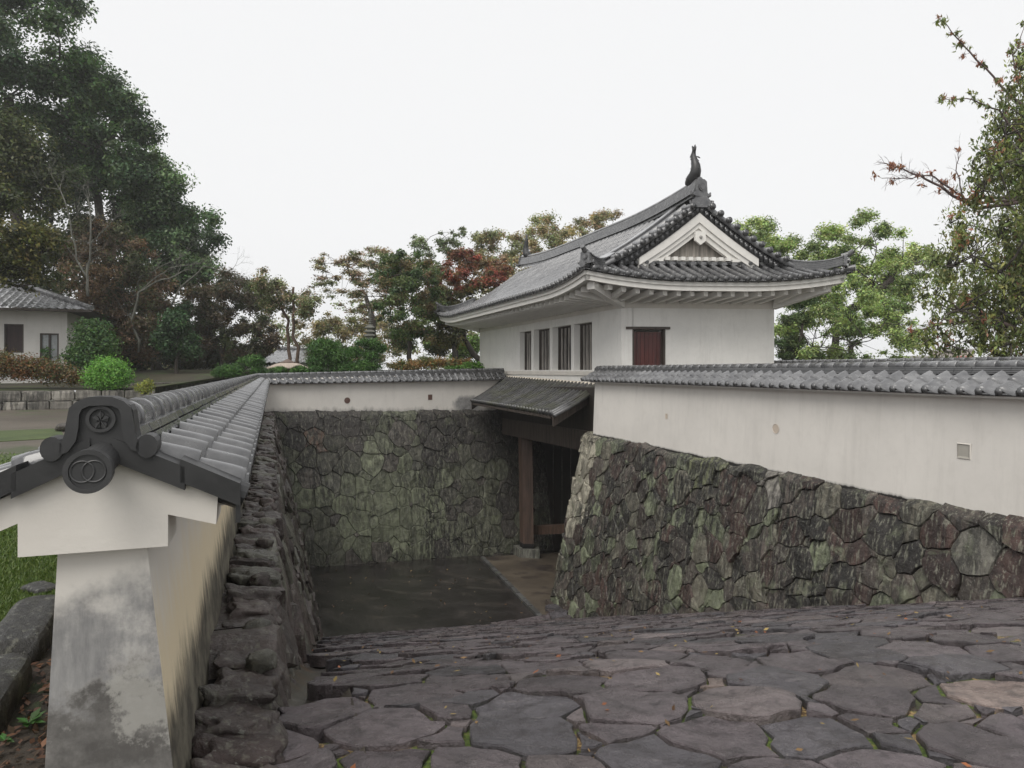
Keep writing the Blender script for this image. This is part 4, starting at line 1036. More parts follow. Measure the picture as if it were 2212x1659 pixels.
for (sd, front) in ((-1, True), (1, True), (-1, False), (1, False)):
    mb = MB(); n = 10
    def cr(t, h, wv):
        d = lerp(DH, 0.14, t); p = sd * (W_ - d); q = EQ0 + d if front else EQ1 - d
        return T(p, q, zs(1 - d / W_) + lift(p, q) + h + 0.16 * max(0, t - 0.45) ** 2 / 0.3)
    side = (E1 * sd + E2 * (1 if front else -1)).normalized()
    for (wv, h0, h1, cc) in ((0.13, -0.02, 0.05, .7), (0.12, 0.055, 0.10, .8), (0.11, 0.105, 0.15, .7), (0.10, 0.155, 0.20, .85), (0.13, 0.205, 0.235, 1.7)):
        for i in range(n):
            a = cr(i / n, h0, 0); b = cr((i + 1) / n, h0, 0); P = [a - side * wv, b - side * wv, b + side * wv, a + side * wv]
            mb.hexa(P + [v + Vector((0, 0, h1 - h0)) for v in P], (cc,) * 3)
    e = cr(1.0, 0.10, 0); dv = (E1 * sd - E2 * (1 if front else -1)).normalized()
    onig(mb, e + dv * 0.02, dv, 0.8)
    mb.tube([e - dv * 0.05 + Vector((0, 0, .12)), e + dv * 0.12 + Vector((0, 0, .17)), e + dv * 0.24 + Vector((0, 0, 0.26))], [0.08, 0.07, 0.065], 10, (0.8,) * 3)
    e2 = T(sd * (W_ - 0.02), EQ0 + 0.02 if front else EQ1 - 0.02, zs(1) + lift(W_, EQ0) + 0.03)
    mb.tube([e2 - dv * 0.2, e2 + dv * 0.10 + Vector((0, 0, 0.03))], [0.08, 0.09], 12, (0.6,) * 3)
    gT.sub(ro, "corner_ridge", mb, MT['tile'])
# ridge end tiles
mb = MB(); onig(mb, T(0, 0.02, zr0 + 0.42), -E2, 1.15); mb.prism([(-0.3, -0.28), (-0.36, -0.5), (-0.2, -0.42), (0.2, -0.42), (0.36, -0.5), (0.3, -0.28), (0.14, -0.1), (-0.14, -0.1)], lambda a, b, d: T(a, -d, zr0 + 0.28 + b), 0.0, 0.06, (.8,) * 3)
for sd in (-1, 1):
    mb.tube([T(sd * 0.2, -0.05, zr0 - 0.12), T(sd * 0.31, -0.05, zr0 - 0.06), T(sd * 0.33, -0.05, zr0 + 0.03), T(sd * 0.27, -0.05, zr0 + 0.04)], [0.05, 0.045, 0.035, 0.02], 8, (.7,) * 3)
    mb.tube([T(sd * 0.3, -0.05, zr0 - 0.3), T(sd * 0.42, -0.05, zr0 - 0.36), T(sd * 0.46, -0.05, zr0 - 0.28)], [0.05, 0.045, 0.03], 8, (.7,) * 3)
gT.sub(ro, "ridge_end_tile", mb, MT['tile'])
mb = MB(); onig(mb, T(0, QG, zr0 + 0.42), E2, 1.1); gT.sub(ro, "ridge_end_tile", mb, MT['tile'])
# fish ornaments
def fish(c, fw, s):
    mb = MB(); up = Vector((0, 0, 1)); fw = Vector(fw).normalized(); sx = Vector((fw.y, -fw.x, 0))
    prof_ = [(0.24, 0.00, .12), (0.12, 0.05, .155), (-0.02, 0.14, .15), (-0.08, 0.28, .13), (-0.07, 0.43, .11), (-0.01, 0.58, .085), (0.03, 0.72, .062), (0.02, 0.86, .045), (-0.05, 1.02, .012)]
    mb.tube([c + fw * (a * s) + up * (b * s) for a, b, r in prof_], [r * s * 1.15 for a, b, r in prof_], 10, (.8,) * 3)
    for i, (a, b, r) in enumerate(prof_[1:6]):      # dorsal spines on the outer side
        q = c - fw * ((r + 0.0) * s) + fw * (a * s) + up * (b * s)
        mb.tube([q + fw * 0.05 * s, q - fw * 0.02 * s + up * 0.05 * s], [0.05 * s, 0.012], 6, (.6,) * 3)
        for sg in (-1, 1): mb.tube([c + fw * (a * s) + up * (b * s) + sx * sg * r * 0.8 * s, c + fw * ((a + .06) * s) + up * ((b + .05) * s) + sx * sg * (r + 0.01) * s], [0.03 * s, 0.01], 6, (.6,) * 3)
    # tail fins and a side fin
    for (pa, pb, pc) in (((0.0, 0.70), (0.16, 0.64), (0.11, 0.78)), ((0.0, 0.74), (0.20, 0.72), (0.08, 0.86)), ((-0.04, 0.78), (-0.02, 1.0), (-0.09, 0.95))):
        mb.prism([pa, pb, pc], lambda a, b, d: c + fw * (a * s) + up * (b * s) + sx * d, -0.018, 0.018, (.7,) * 3)
        mb.prism([(pa[0], pa[1] - .02), (pb[0], pb[1] - 0.05), (pb[0] - 0.05, pb[1] - .01)], lambda a, b, d: c + sx * (a * s) + up * (b * s) + fw * d, -0.018, 0.018, (.7,) * 3)
    mb.rock(c + fw * 0.22 * s + up * 0.03 * s, fw * 0.15 * s, sx * 0.13 * s, up * 0.1 * s, random.Random(1), 0.15, (.7,) * 3, 5, 2.2)
    return mb
gT.sub(ro, "fish_ornament", fish(T(0, 0.30, zr0 + 0.68), E2, 1.0), MT['tile_dark'], smooth=True)
gT.sub(ro, "fish_ornament", fish(T(0, QG - 0.5, zr0 + 0.58), -E2, 1.0), MT['tile_dark'], smooth=True)

# ============================== GATE under the tower
gG = G("castle_gate", U(1190, 1190, 23), "dark timber gate under the white tower, with its own mossy lean-to tile roof", "gate")
a_f, a_n = U(1021, 866, 27.2), U(1190, 893, 19.5)        # eave far / near
t_f, t_n = U(1093, 816, 28.9), U(1287, 833, 21.3)        # top far / near
def GR(u, v, h=0): p = a_f.lerp(a_n, u).lerp(t_f.lerp(t_n, u), v); return p + Vector((0, 0, h - 0.10 * math.sin(math.pi * v) * 0.6))
mb = MB(); mb.grid(20, 6, lambda i, j: GR(i / 20, j / 6, -0.0), (.5,) * 3)
rfg = gG.part("lean_to_roof", mb, MT['tile_old'])
mb = MB(); n = 30
for i in range(n + 1):
    u = i / n; pts = [GR(u, 1 - k / 6, 0.02) for k in range(7)]; cc = rt.uniform(.7, 1.25)
    for k in range(6): mb.tube([pts[k], pts[k].lerp(pts[k + 1], .08), pts[k + 1]], [0.062, 0.072, 0.062], 8, (cc * rt.uniform(.85, 1.1),) * 3, caps=False)
    o_ = (pts[-1] - pts[-2]).normalized(); mb.tube([pts[-1] - o_ * .02, pts[-1] + o_ * 0.05], 0.082, 10, (.5,) * 3)
gG.sub(rfg, "roll_tiles", mb, MT['tile_old'], smooth=True)
mb = MB()
for i in range(n):
    u = (i + .5) / n; p = GR(u, 1.0, 0.04); mb.tube([p - Vector((0, 0, .06)), p + Vector((0, 0, .055))], [0.05, 0.05], 8, (2.2,) * 3)
mb.tube([GR(k / 10, 1.0, 0.0) for k in range(11)], 0.035, 6, (1.6,) * 3); gG.sub(rfg, "top_mortar", mb, m_plain("lime_mortar", (0.42, 0.38, 0.32), 0.8))
dd = (a_n - a_f).normalized(); mA = MB(); mC = MB()
gd = (a_n - a_f)
for k in range(2):
    h0, h1 = (-0.36, -0.05) if k == 0 else (-0.10, 0.02); off = 0.10 if k == 0 else 0.02
    P = [GR(1, 0, h0) + dd * off, GR(1, 1, h0) + dd * off, GR(1, 1, h0) + dd * (off + .08), GR(1, 0, h0) + dd * (off + .08)]; Q = [v + Vector((0, 0, h1 - h0)) for v in P]; mA.hexa(P + Q)
    P = [GR(0, 0, h0) - dd * off, GR(0, 1, h0) - dd * off, GR(0, 1, h0) - dd * (off + .08), GR(0, 0, h0) - dd * (off + .08)]; Q = [v + Vector((0, 0, h1 - h0)) for v in P]; mC.hexa(P + Q)
gG.part("bargeboard", mA, MT['wood']); gG.part("bargeboard", mC, MT['wood'])
mb = MB()
for vv in (0.30, 0.62):
    P = [GR(1, vv, 0.0) + dd * .02, GR(1, vv + .05, 0.0) + dd * .02]; 
for k in range(3): mb.tube([GR(1, 0, 0.03) + dd * (0.05 + .09 * k) + Vector((0, 0, -.04 * k)), GR(1, 0.5, 0.03) + dd * (0.05 + .09 * k) + Vector((0, 0, -.04 * k)), GR(1, 1, 0.03) + dd * (0.05 + .09 * k) + Vector((0, 0, -.04 * k))], 0.055, 8, (0.9,) * 3)
gG.sub(rfg, "verge_tiles", mb, MT['tile_old'], smooth=True)
mb = MB(); n = 26
ins_ = (t_f - a_f).normalized()
for i in range(n + 1):
    u = i / n; e = GR(u, 0.07, -0.14); w2 = GR(u, 0.9, -0.16); sdv = dd * 0.03
    P = [e - sdv - Vector((0, 0, .09)), w2 - sdv - Vector((0, 0, .09)), w2 + sdv - Vector((0, 0, .09)), e + sdv - Vector((0, 0, .09))]; mb.hexa(P + [v + Vector((0, 0, .09)) for v in P], (1.0,) * 3)
gG.part("rafters", mb, m_wood("rafter_timber", (0.13, 0.11, 0.095)))
mb = MB(); mb.grid(1, 1, lambda i, j: GR(i, j, -0.12), (.6,) * 3)
P = [GR(0, 0.0, -.15), GR(1, 0.0, -.15), GR(1, .05, -.15), GR(0, 0.05, -.15)]; mb.hexa(P + [v + Vector((0, 0, .09)) for v in P]); gG.part("roof_boards", mb, MT['wood'])
# beam on the face, post, cross rail, dark boards for the recess
def GB(x, z, back=0.0):               # on the gate plane (line parallel to the tower side), by screen x
    u = (x - CX) / F; X0 = 9.75 + back; Y = X0 / (u + 0.3638); return Vector((u * Y, Y, z))
mb = MB(); P = [GB(1085, -2.55), GB(1275, -2.42), GB(1275, -2.42, .35), GB(1085, -2.55, .35)]; mb.hexa(P + [v + Vector((0, 0, .62)) for v in P], (1.2,) * 3)
P = [GB(1085, -1.93, .05), GB(1290, -1.8, .05), GB(1290, -1.8, .3), GB(1085, -1.93, .3)]; mb.hexa(P + [v + Vector((0, 0, 1.3)) for v in P], (.5,) * 3)
gG.part("lintel", mb, MT['wood'])
mb = MB(); pw = 27.0 / F * 26
pc = U(1130, 1180, 26.3); zb_ = pc.z
a = Vector((pc.x, pc.y, 0)); b = a + Vector((0.40, -0.06, 0)); c_ = b + Vector((-0.02, 0.4, 0)); d_ = a + Vector((-0.12, 0.32, 0))
P = [v + Vector((0, 0, zb_)) for v in (a, b, c_, d_)]; Q = [v + Vector((-0.06, 0, -2.3)) for v in (a, b, c_, d_)]
mb.hexa(P + Q, (1.5, 1.25, 1.15)); po = gG.part("post", mb, MT['wood'])
mb = MB(); q = [v + Vector((0, 0, zb_)) for v in (a, b, c_, d_)]; ctr = sum(q, Vector()) / 4
P = [ctr + (v - ctr) * 1.04 for v in q]; mb.hexa([v + Vector((0, 0, -.08)) for v in P] + [v + Vector((0, 0, .10)) for v in P], (.3, .3, .3)); gG.sub(po, "iron_shoe", mb, MT['black'])
mb = MB(); P = [ctr + (v - ctr) * 1.9 for v in q]; mb.hexa([v + Vector((0, 0, -.6)) for v in P] + [v + Vector((0, 0, -.081)) for v in P], (.22, .22, .19)); gG.part("post_stone", mb, MT['stoneB'])
mb = MB(); r0, r1 = U(1150, 1146, 26.9), U(1265, 1141, 25.0); P = [r0, r1, r1 + Vector((.1, .2, 0)), r0 + Vector((.1, .2, 0))]; mb.hexa([v + Vector((0, 0, -.17)) for v in P] + [v + Vector((0, 0, .17)) for v in P], (1.6, 1.3, 1.15)); gG.part("cross_rail", mb, MT['wood'])
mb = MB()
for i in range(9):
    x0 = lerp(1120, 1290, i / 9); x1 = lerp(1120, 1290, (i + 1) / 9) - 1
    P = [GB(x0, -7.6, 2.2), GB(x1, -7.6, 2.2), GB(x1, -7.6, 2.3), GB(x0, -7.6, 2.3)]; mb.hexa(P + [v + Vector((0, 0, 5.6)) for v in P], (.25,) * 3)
gG.part("recess_shade_boards", mb, MT['wood'])  # boards coloured very dark to stand in for the shaded open gateway
# return wall of stone beside the gate under the tower with its shade put in as black colour
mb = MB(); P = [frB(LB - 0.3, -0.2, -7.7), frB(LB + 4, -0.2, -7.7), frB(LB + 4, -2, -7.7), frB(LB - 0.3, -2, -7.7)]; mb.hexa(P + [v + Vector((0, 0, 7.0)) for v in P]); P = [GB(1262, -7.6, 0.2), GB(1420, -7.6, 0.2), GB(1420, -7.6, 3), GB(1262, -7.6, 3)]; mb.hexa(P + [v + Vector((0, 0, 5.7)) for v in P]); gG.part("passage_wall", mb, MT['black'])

# ============================== SECOND WALL further right
def fr2(s, t, z): return LW(s, 14.25 - t, z)
dobei("plaster_wall", fr2, 4.0, 17.2, 0.5, lambda s: lerp(0.25, 0.30, s / 17), lambda s: -0.1, 0.15, 0.17, 0.262, lambda s: [(-0.45, -0.1), (-0.3, -0.15), (-0.3, -1.8), (0.3, -1.8), (0.3, -0.15), (0.45, -0.1), (0, 0.1)],
      {'plaster': MT['white'], 'tile': MT['tile']}, "second tiled wall of which only the rounded ridge shows above the clean right hand wall", "wall", LW(10, 14.25, -1.8), sides=(1,))

# ============================== TERRAIN
MT['grassg'] = m_ground("short_grass_ground", (0.05, 0.075, 0.022), (0.08, 0.11, 0.032), 1.6, 0.85, 45, (0.05, 0.04, 0.025), (0.6, 0.66))
MT['soil'] = m_ground("dark_soil", (0.02, 0.016, 0.012), (0.045, 0.035, 0.025), 2.5, 0.85, 35, (0.03, 0.045, 0.015), (0.56, 0.62))
MT['path'] = m_ground("damp_gravel_path", (0.085, 0.07, 0.055), (0.14, 0.12, 0.095), 0.35, 0.55, 30, (0.07, 0.085, 0.04), (0.53, 0.63))
MT['terr'] = m_ground("leaf_litter_ground", (0.035, 0.032, 0.02), (0.07, 0.06, 0.035), 0.3, 0.9, 12, (0.05, 0.07, 0.02))
def lt(X): return X
mb = MB()       # left side: path sheet, seen beside and beyond the left wall
def inL(Y): return -0.345 * Y - 0.62
mb.grid(60, 30, lambda i, j: (lerp(-40, inL(lerp(1.0, 27, j / 30)), (i / 60)), lerp(1.0, 27, j / 30), -1.50 - 0.03 * sst(4, 2, lerp(1, 27, j / 30)) + 0.01 * n3(i * .4, j * .4)))
o_ = mb.build("path", MT['path']); tag(o_, kind="structure")
def gq(x, y, z): Y = (z) * F / (HY - y); return Vector(((x - CX) / F * Y, Y, z))
def sheet(name, pix, z, m, th=0.03):
    P = [gq(x, y, z) for x, y in pix]; mb = MB(); n = len(P)
    mb.add(P + [p - Vector((0, 0, th)) for p in P], [tuple(range(n))] + [(i, (i + 1) % n, n + (i + 1) % n, n + i) for i in range(n)])
    o = mb.build(name, m); tag(o, kind="structure"); return o
sheet("grass_verge", [(-260, 990), (-60, 984), (60, 978), (125, 974), (200, 974), (225, 1020), (185, 1120), (150, 1240), (120, 1310), (30, 1370), (-60, 1440), (-700, 1560)], -1.488, MT['grassg'])
sheet("dark_soil", [(-700, 1640), (-60, 1450), (95, 1300), (150, 1240), (260, 1240), (260, 1500), (260, 2400), (-700, 2400)], -1.52 + 0.035, MT['soil'], 0.01)
sheet("far_grass", [(-120, 935), (130, 925), (140, 945), (60, 950), (-120, 960)], -1.489, MT['grassg'])
def gy0(X):
    if X < -14.65: return max(20, min(28.7, 24.7 + (X + 22.3) * 0.5227))
    return 41.0
def gfn(i, j):
    X = lerp(-60, 60, i / 240); Y = gy0(X) + (150 - gy0(X)) * (j / 40) ** 1.6
    return (X * (1 + (Y / 60 if Y > 45 else 0) * .4), Y, (lerp(-0.75, 0.0, sst(28, 42, Y)) if X < 0 else -1.8) + 0.08 * n3(X * .2, Y * .3))
mb = MB(); mb.grid(240, 40, gfn)
o_ = mb.build("ground", MT['terr']); tag(o_, kind="structure")
mb = MB(); mb.add([(-280, -120, -9), (280, -120, -9), (280, 290, -9), (-280, 290, -9)], [(0, 1, 2, 3)]); o_ = mb.build("plain", MT['terr']); tag(o_, kind="structure")
# court behind the right wall
mb = MB(); P = [frR(1.0, -0.4, -1.9), frR(24, -0.4, -1.9), LW(24, 60, -1.9), LW(1, 60, -1.9)]; mb.add(P, [(0, 1, 2, 3)]); o_ = mb.build("court", MT['path']); tag(o_, kind="structure")
# garden behind the back wall and along the left wall
mb = MB(); P = [frB(-2, -0.3, -1.45), frB(LB, -0.3, -1.45), Vector((2, 60, -1.2)), Vector((-40, 60, -1.0)), Vector((-14, 26, -1.48))]; mb.add(P, [(0, 1, 2, 3, 4)]); o_ = mb.build("garden_lawn", MT['grassg']); tag(o_, kind="structure")

# curb of long stones by the grass
rk = random.Random(9); mb = MB()
def curb(pix, z0, z1, wd, name, label, cat, mat, group=None):
    mb = MB(); P = [gq(x, y, z1) for x, y in pix]
    for i in range(len(P) - 1):
        a, b = P[i], P[i + 1]; L = (b - a).length; k = max(1, int(L / 0.7)); d = (b - a) / k; nn = Vector((d.y, -d.x, 0)).normalized()
        for j in range(k): mb.rock(a + d * (j + .5) + Vector((0, 0, (z0 - z1) / 2)), d * 0.5, nn * wd, Vector((0, 0, (z1 - z0) / 2)), rk, 0.06, (rk.uniform(.06, .1),) * 3, 7, 6)
    o = mb.build(name, mat, smooth=True); tag(o, label, cat, group); return o
for i, (pa, pb, lb) in enumerate((((95, 1292), (20, 1400), "long dark curb stone nearest the streaked wall end, between grass and bare soil"), ((112, 1262), (60, 1275), "flat dark stone lying in the grass behind the long curb stone"), ((10, 1420), (-90, 1560), "dark curb stone at the lower left edge of the picture"))):
    a = gq(pa[0], pa[1], -1.38 if i != 1 else -1.44); b = gq(pb[0], pb[1], -1.38 if i != 1 else -1.44); d = (b - a) / 2; nn = Vector((d.y, -d.x, 0)).normalized() * (0.13 if i != 1 else 0.12); mb = MB()
    mb.rock((a + b) / 2 - Vector((0, 0, 0.10 if i != 1 else .04)) , d, nn, Vector((0, 0, 0.14 if i != 1 else 0.06)), rk, 0.04, (0.035, 0.034, 0.032), 9, 6)
    o_ = mb.build("curb_stone", MT['stoneL'], smooth=True); tag(o_, lb, "curb stone", "curb stones beside the left wall")
a = gq(150, 920, -1.35); mb = MB(); mb.rock(a + Vector((0.3, 0.5, -0.06)), Vector((0.75, 0.05, 0)), Vector((0, 0.45, 0)), Vector((0, 0, 0.13)), rk, 0.1, (0.05, 0.04, 0.035), 8, 3.5)
o_ = mb.build("stone_slab", MT['stoneL'], smooth=True); tag(o_, "low dark flat stone on the path, half hidden by the ridge end tile", "stone")
# low retaining walls
def blockwall(pts, zt, zb, lab, colr, courses=2, L=0.7, mat=None, seed=1):
    mb = MB(); r = random.Random(seed)
    for i in range(len(pts) - 1):
        a = Vector(pts[i]); b = Vector(pts[i + 1]); D_ = (b - a).length; d = (b - a) / D_; nn = Vector((d.y, -d.x, 0))
        for c in range(courses):
            h0 = lerp(zb, zt, c / courses); h1 = lerp(zb, zt, (c + 1) / courses) - 0.015; x = -r.random() * L
            while x < D_:
                e = min(D_, x + L * r.uniform(.7, 1.3)); xs = max(0, x); cc = r.uniform(.75, 1.2)
                mb.rock(a + d * (xs + e) / 2 + Vector((0, 0, (h0 + h1) / 2)), d * (e - xs) * 0.505, nn * (0.22 + r.uniform(-.02, .02)), Vector((0, 0, (h1 - h0) * 0.52)), r, 0.03, tuple(k * cc for k in colr), 4, 9); x = e
    return mb
MT['pale'] = m_stone("pale_block_stone", (1, 1, 1), 0.25, 0.85, 0.7, (0.16, 0.17, 0.12))
gW = G("retaining_wall", U(170, 885, 26.2), "low wall of pale stained stone blocks under the brown hedge", "retaining wall")
a = U(-260, 896, 24.5); a.z = 0; b = U(335, 872, 28.5); b.z = 0
gW.part("stone_blocks", blockwall([a, b], -0.78, -1.55, "", (0.27, 0.25, 0.22), 2, 0.75), MT['pale'])
gW = G("retaining_wall", U(420, 850, 33), "low mossy rubble wall further back, behind the small yellow green shrub", "retaining wall")
a = U(285, 850, 30); a.z = 0; b = U(560, 842, 40); b.z = 0
gW.part("stone_blocks", blockwall([a, b], -0.55, -1.6, "", (0.12, 0.10, 0.085), 2, 0.5, seed=4), MT['stoneB'])
mb = MB(); mb.hexa([U(-300, 860, 24.6), U(335, 860, 28.6), U(335, 860, 36), U(-500, 860, 36)], (1, 1, 1)) if False else None
# ============================== WHITE HOUSE at the left
def H(x, y, Y): return U(x, y, Y)
hA = U(145, 785, 33.0); hA.z = -0.5           # near right corner
hd = Vector((-0.93, -0.36, 0)).normalized(); hn = Vector((hd.y, -hd.x, 0)); hn = hn if hn.y < 0 else -hn
Lh = 14.0; Dh = 7.0; zt_ = (HY - 672) / F * 33
gH = G("white_house", hA, "low white plaster house with a grey tile roof behind the brown hedge", "house")
def HP(a, b, z): return Vector((hA.x, hA.y, 0)) + hd * a - hn * b + Vector((0, 0, z))
def hx(x):                            # screen x on the front face -> a
    lo, hi = 0.0, Lh
    for _ in range(50):
        m = (lo + hi) / 2; p = HP(m, 0, 0)
        if CX + F * p.x / p.y > x: lo = m
        else: hi = m
    return m
w0, w1 = hx(127), hx(86); d0_, d1_ = hx(51), hx(9); dd0, dd1 = hx(-1), hx(-60)
zy = lambda x, y: (HY - y) / F * HP(hx(x), 0, 0).y
wt, wbm = zy(106, 720), zy(106, 782); dt, db = zy(30, 700), zy(30, 762)
mb = MB()
def hb(a0, b0, z0_, a1, b1, z1_, m): m.hexa([HP(a0, b0, z0_), HP(a1, b0, z0_), HP(a1, b1, z0_), HP(a0, b1, z0_), HP(a0, b0, z1_), HP(a1, b0, z1_), HP(a1, b1, z1_), HP(a0, b1, z1_)])
hb(0, 0, -1, w0, .2, zt_, mb); hb(w0, 0, wt, w1, .2, zt_, mb); hb(w0, 0, -1, w1, .2, wbm, mb); hb(w1, 0, -1, d0_, .2, zt_, mb); hb(d0_, 0, dt, d1_, .2, zt_, mb); hb(d0_, 0, -1, d1_, .2, db, mb); hb(d1_, 0, -1, Lh, .2, zt_, mb)
hb(0, .2, -1, .2, Dh, zt_, mb); gH.part("wall", mb, m_plaster("house_plaster", (0.62, 0.6, 0.57)))
mb = MB(); hb(w0, .12, wbm, w1, .16, wt, mb); MT['glass'] = m_plain("window_glass", (0.25, 0.27, 0.27), 0.15, 0.5, 2, 0.0, 0.8); wn = gH.part("window", mb, MT['glass'])
mb = MB(); f = 0.07
hb(w0, 0.02, wbm, w0 + f, .1, wt, mb); hb(w1 - f, 0.02, wbm, w1, .1, wt, mb); hb(w0, 0.02, wt - f, w1, .1, wt, mb); hb((w0 + w1) / 2 - .04, 0.02, wbm, (w0 + w1) / 2 + .04, .1, wt - f, mb); gH.sub(wn, "window_frame", mb, MT['wood'])
mb = MB(); hb(d0_, .1, db, d1_, .16, dt, mb); MT['dkdoor'] = m_wood("dark_red_shutter", (0.03, 0.014, 0.014)); gd_ = gH.part("door", mb, MT['dkdoor'])
mb = MB(); hb(d0_, -.01, db, d0_ + .06, .09, dt, mb); hb(d1_ - .06, -.01, db, d1_, .09, dt, mb); hb(d0_, -.01, dt - .06, d1_, .09, dt, mb); gH.sub(gd_, "door_frame", mb, MT['wood'])
mb = MB(); ov = 1.25; zr_ = zt_ + 1.75
def RH(a, b, z): return HP(a, b, z)
A = RH(-ov, -ov, zt_ + 0.0); B = RH(Lh, -ov, zt_ + 0.0); Cc = RH(Lh, Dh / 2, zr_); Dd = RH(Dh / 2, Dh / 2, zr_); E_ = RH(-ov, Dh + ov, zt_)
nr = 48
def hroof(i, j):
    a = lerp(-ov, Lh, i / nr / 3); f = j / 12; top = min(1, (a + ov) / (Dh / 2 + ov)) if a < Dh / 2 else 1
    b = lerp(-ov, Dh / 2, f * top); z = lerp(zt_, zr_, f * top) + 0.035 * (i % 3 == 1) - 0.01
    z += 0.02 * ((j % 2) == 0); return RH(a, b, z)
mb.grid(nr * 3, 12, hroof, (1.6,) * 3)
mb.add([A, E_, Dd], [(0, 1, 2)], (1, 1, 1)); rh = gH.part("roof", mb, MT['tile'])
mb = MB(); mb.grid(nr, 1, lambda i, j: RH(lerp(-ov, Lh, i / nr), -ov, zt_ - 0.10 * j)); mb.add([RH(-ov, -ov, zt_ - .1), RH(Lh, -ov, zt_ - .1), RH(Lh, .3, zt_ - .02), RH(-ov, .3, zt_ - .02)], [(0, 1, 2, 3)]); mb.add([RH(-ov, -ov, zt_ - .1), RH(-ov, Dh, zt_ - .1), RH(0.3, Dh, zt_ - .02), RH(.3, -ov, zt_ - .02)], [(0, 1, 2, 3)]); gH.sub(rh, "eaves", mb, MT['wood'])
mb = MB(); mb.tube([A + Vector((0, 0, .08)), Dd + Vector((0, 0, .1))], 0.12, 8, (1.3,) * 3); mb.tube([Dd + Vector((0, 0, .1)), Cc + Vector((0, 0, .1))], 0.15, 8, (1.3,) * 3); gH.sub(rh, "ridge", mb, MT['tile'])
# far houses glimpsed through the trees
def farhouse(x0, x1, ye, yr, Y, lab, wallc=(0.5, 0.48, 0.45), base=-0.8):
    a = U(x0, ye, Y); b = U(x1, ye, Y); g = G("house", Vector(((a.x + b.x) / 2, Y, base)), lab, "house")
    zr = (HY - yr) / F * Y; ze = a.z; wd = b.x - a.x; mb = MB(); n = max(8, int(wd / 0.3)) * 2
    for side in (0, 1):
        mb.grid(n, 8, lambda i, j: (lerp(a.x, b.x, i / n), lerp(Y, Y + 4, j / 8) if side == 0 else lerp(Y + 8, Y + 4, j / 8), lerp(ze, zr, j / 8) + 0.07 * (i % 2) + 0.02 * (j % 2)), (2.0,) * 3)
    r = g.part("roof", mb, MT['tile']); mb = MB(); mb.tube([(a.x, Y + 4, zr + .1), (b.x, Y + 4, zr + .1)], 0.16, 8, (1.5,) * 3); g.sub(r, "ridge", mb, MT['tile'])
    mb = MB(); mb.bx(a.x + .6, Y + .8, base - 1, b.x - .6, Y + 7.2, ze + 0.15); w_ = g.part("wall", mb, m_plaster("far_wall_plaster", wallc))
    mb = MB(); mb.bx(a.x + 1.2, Y + .74, max(base, ze - 2.2), b.x - 1.2, Y + .79, ze - 0.5); g.part("window", mb, MT['dkdoor'])
    return g
farhouse(556, 700, 784, 752, 46, "grey tiled house roof behind the twin trunks beyond the pale stone lantern roof")
farhouse(365, 520, 790, 750, 50, "far house with a pale grey roof glimpsed under the dark maple")
# ============================== VEGETATION
MT['leaf'] = m_leaf("leaf"); MT['needle'] = m_leaf("pine_needle", 0.6, 0.1)
MT['bark'] = m_bark("bark", (0.06, 0.05, 0.042)); MT['barkp'] = m_bark("pale_bark", (0.12, 0.12, 0.10)); MT['barkr'] = m_bark("reddish_bark", (0.085, 0.055, 0.04))
def pb(x, y, rx, ry, Y, d=None):      # blob given by its outline in the picture, at depth Y with real radii
    return (U(x, y, Y), rx * Y / F, (d if d is not None else (rx + ry) / 2 * Y / F), ry * Y / F)
def inside(x, y, P):
    c = False; n = len(P)
    for i in range(n):
        x1, y1 = P[i]; x2, y2 = P[(i + 1) % n]
        if (y1 > y) != (y2 > y) and x < (x2 - x1) * (y - y1) / (y2 - y1) + x1: c = not c
    return c
def fill(P, Y, n, rx, ry, seed, dy=2.5):   # n leafy masses spread through the outline of a crown
    r = random.Random(seed); xs = [p[0] for p in P]; ys = [p[1] for p in P]; out = []
    t = 0
    while len(out) < n and t < 9000:
        t += 1; x = r.uniform(min(xs), max(xs)); y = r.uniform(min(ys), max(ys)); a = r.uniform(*rx); b = r.uniform(*ry)
        if not inside(x, y, P): continue
        if not (inside(x - a * .7, y, P) or inside(x + a * .7, y, P)): continue
        if any((x - q[0]) ** 2 / (a * .8) ** 2 + (y - q[1]) ** 2 / (b * .9) ** 2 < 0.3 for q in out): continue
        out.append((x, y, a, b))
    return [pb(x, y, a, b, Y + r.uniform(-dy, dy), (a + b) / 2 * Y / F) for x, y, a, b in out]
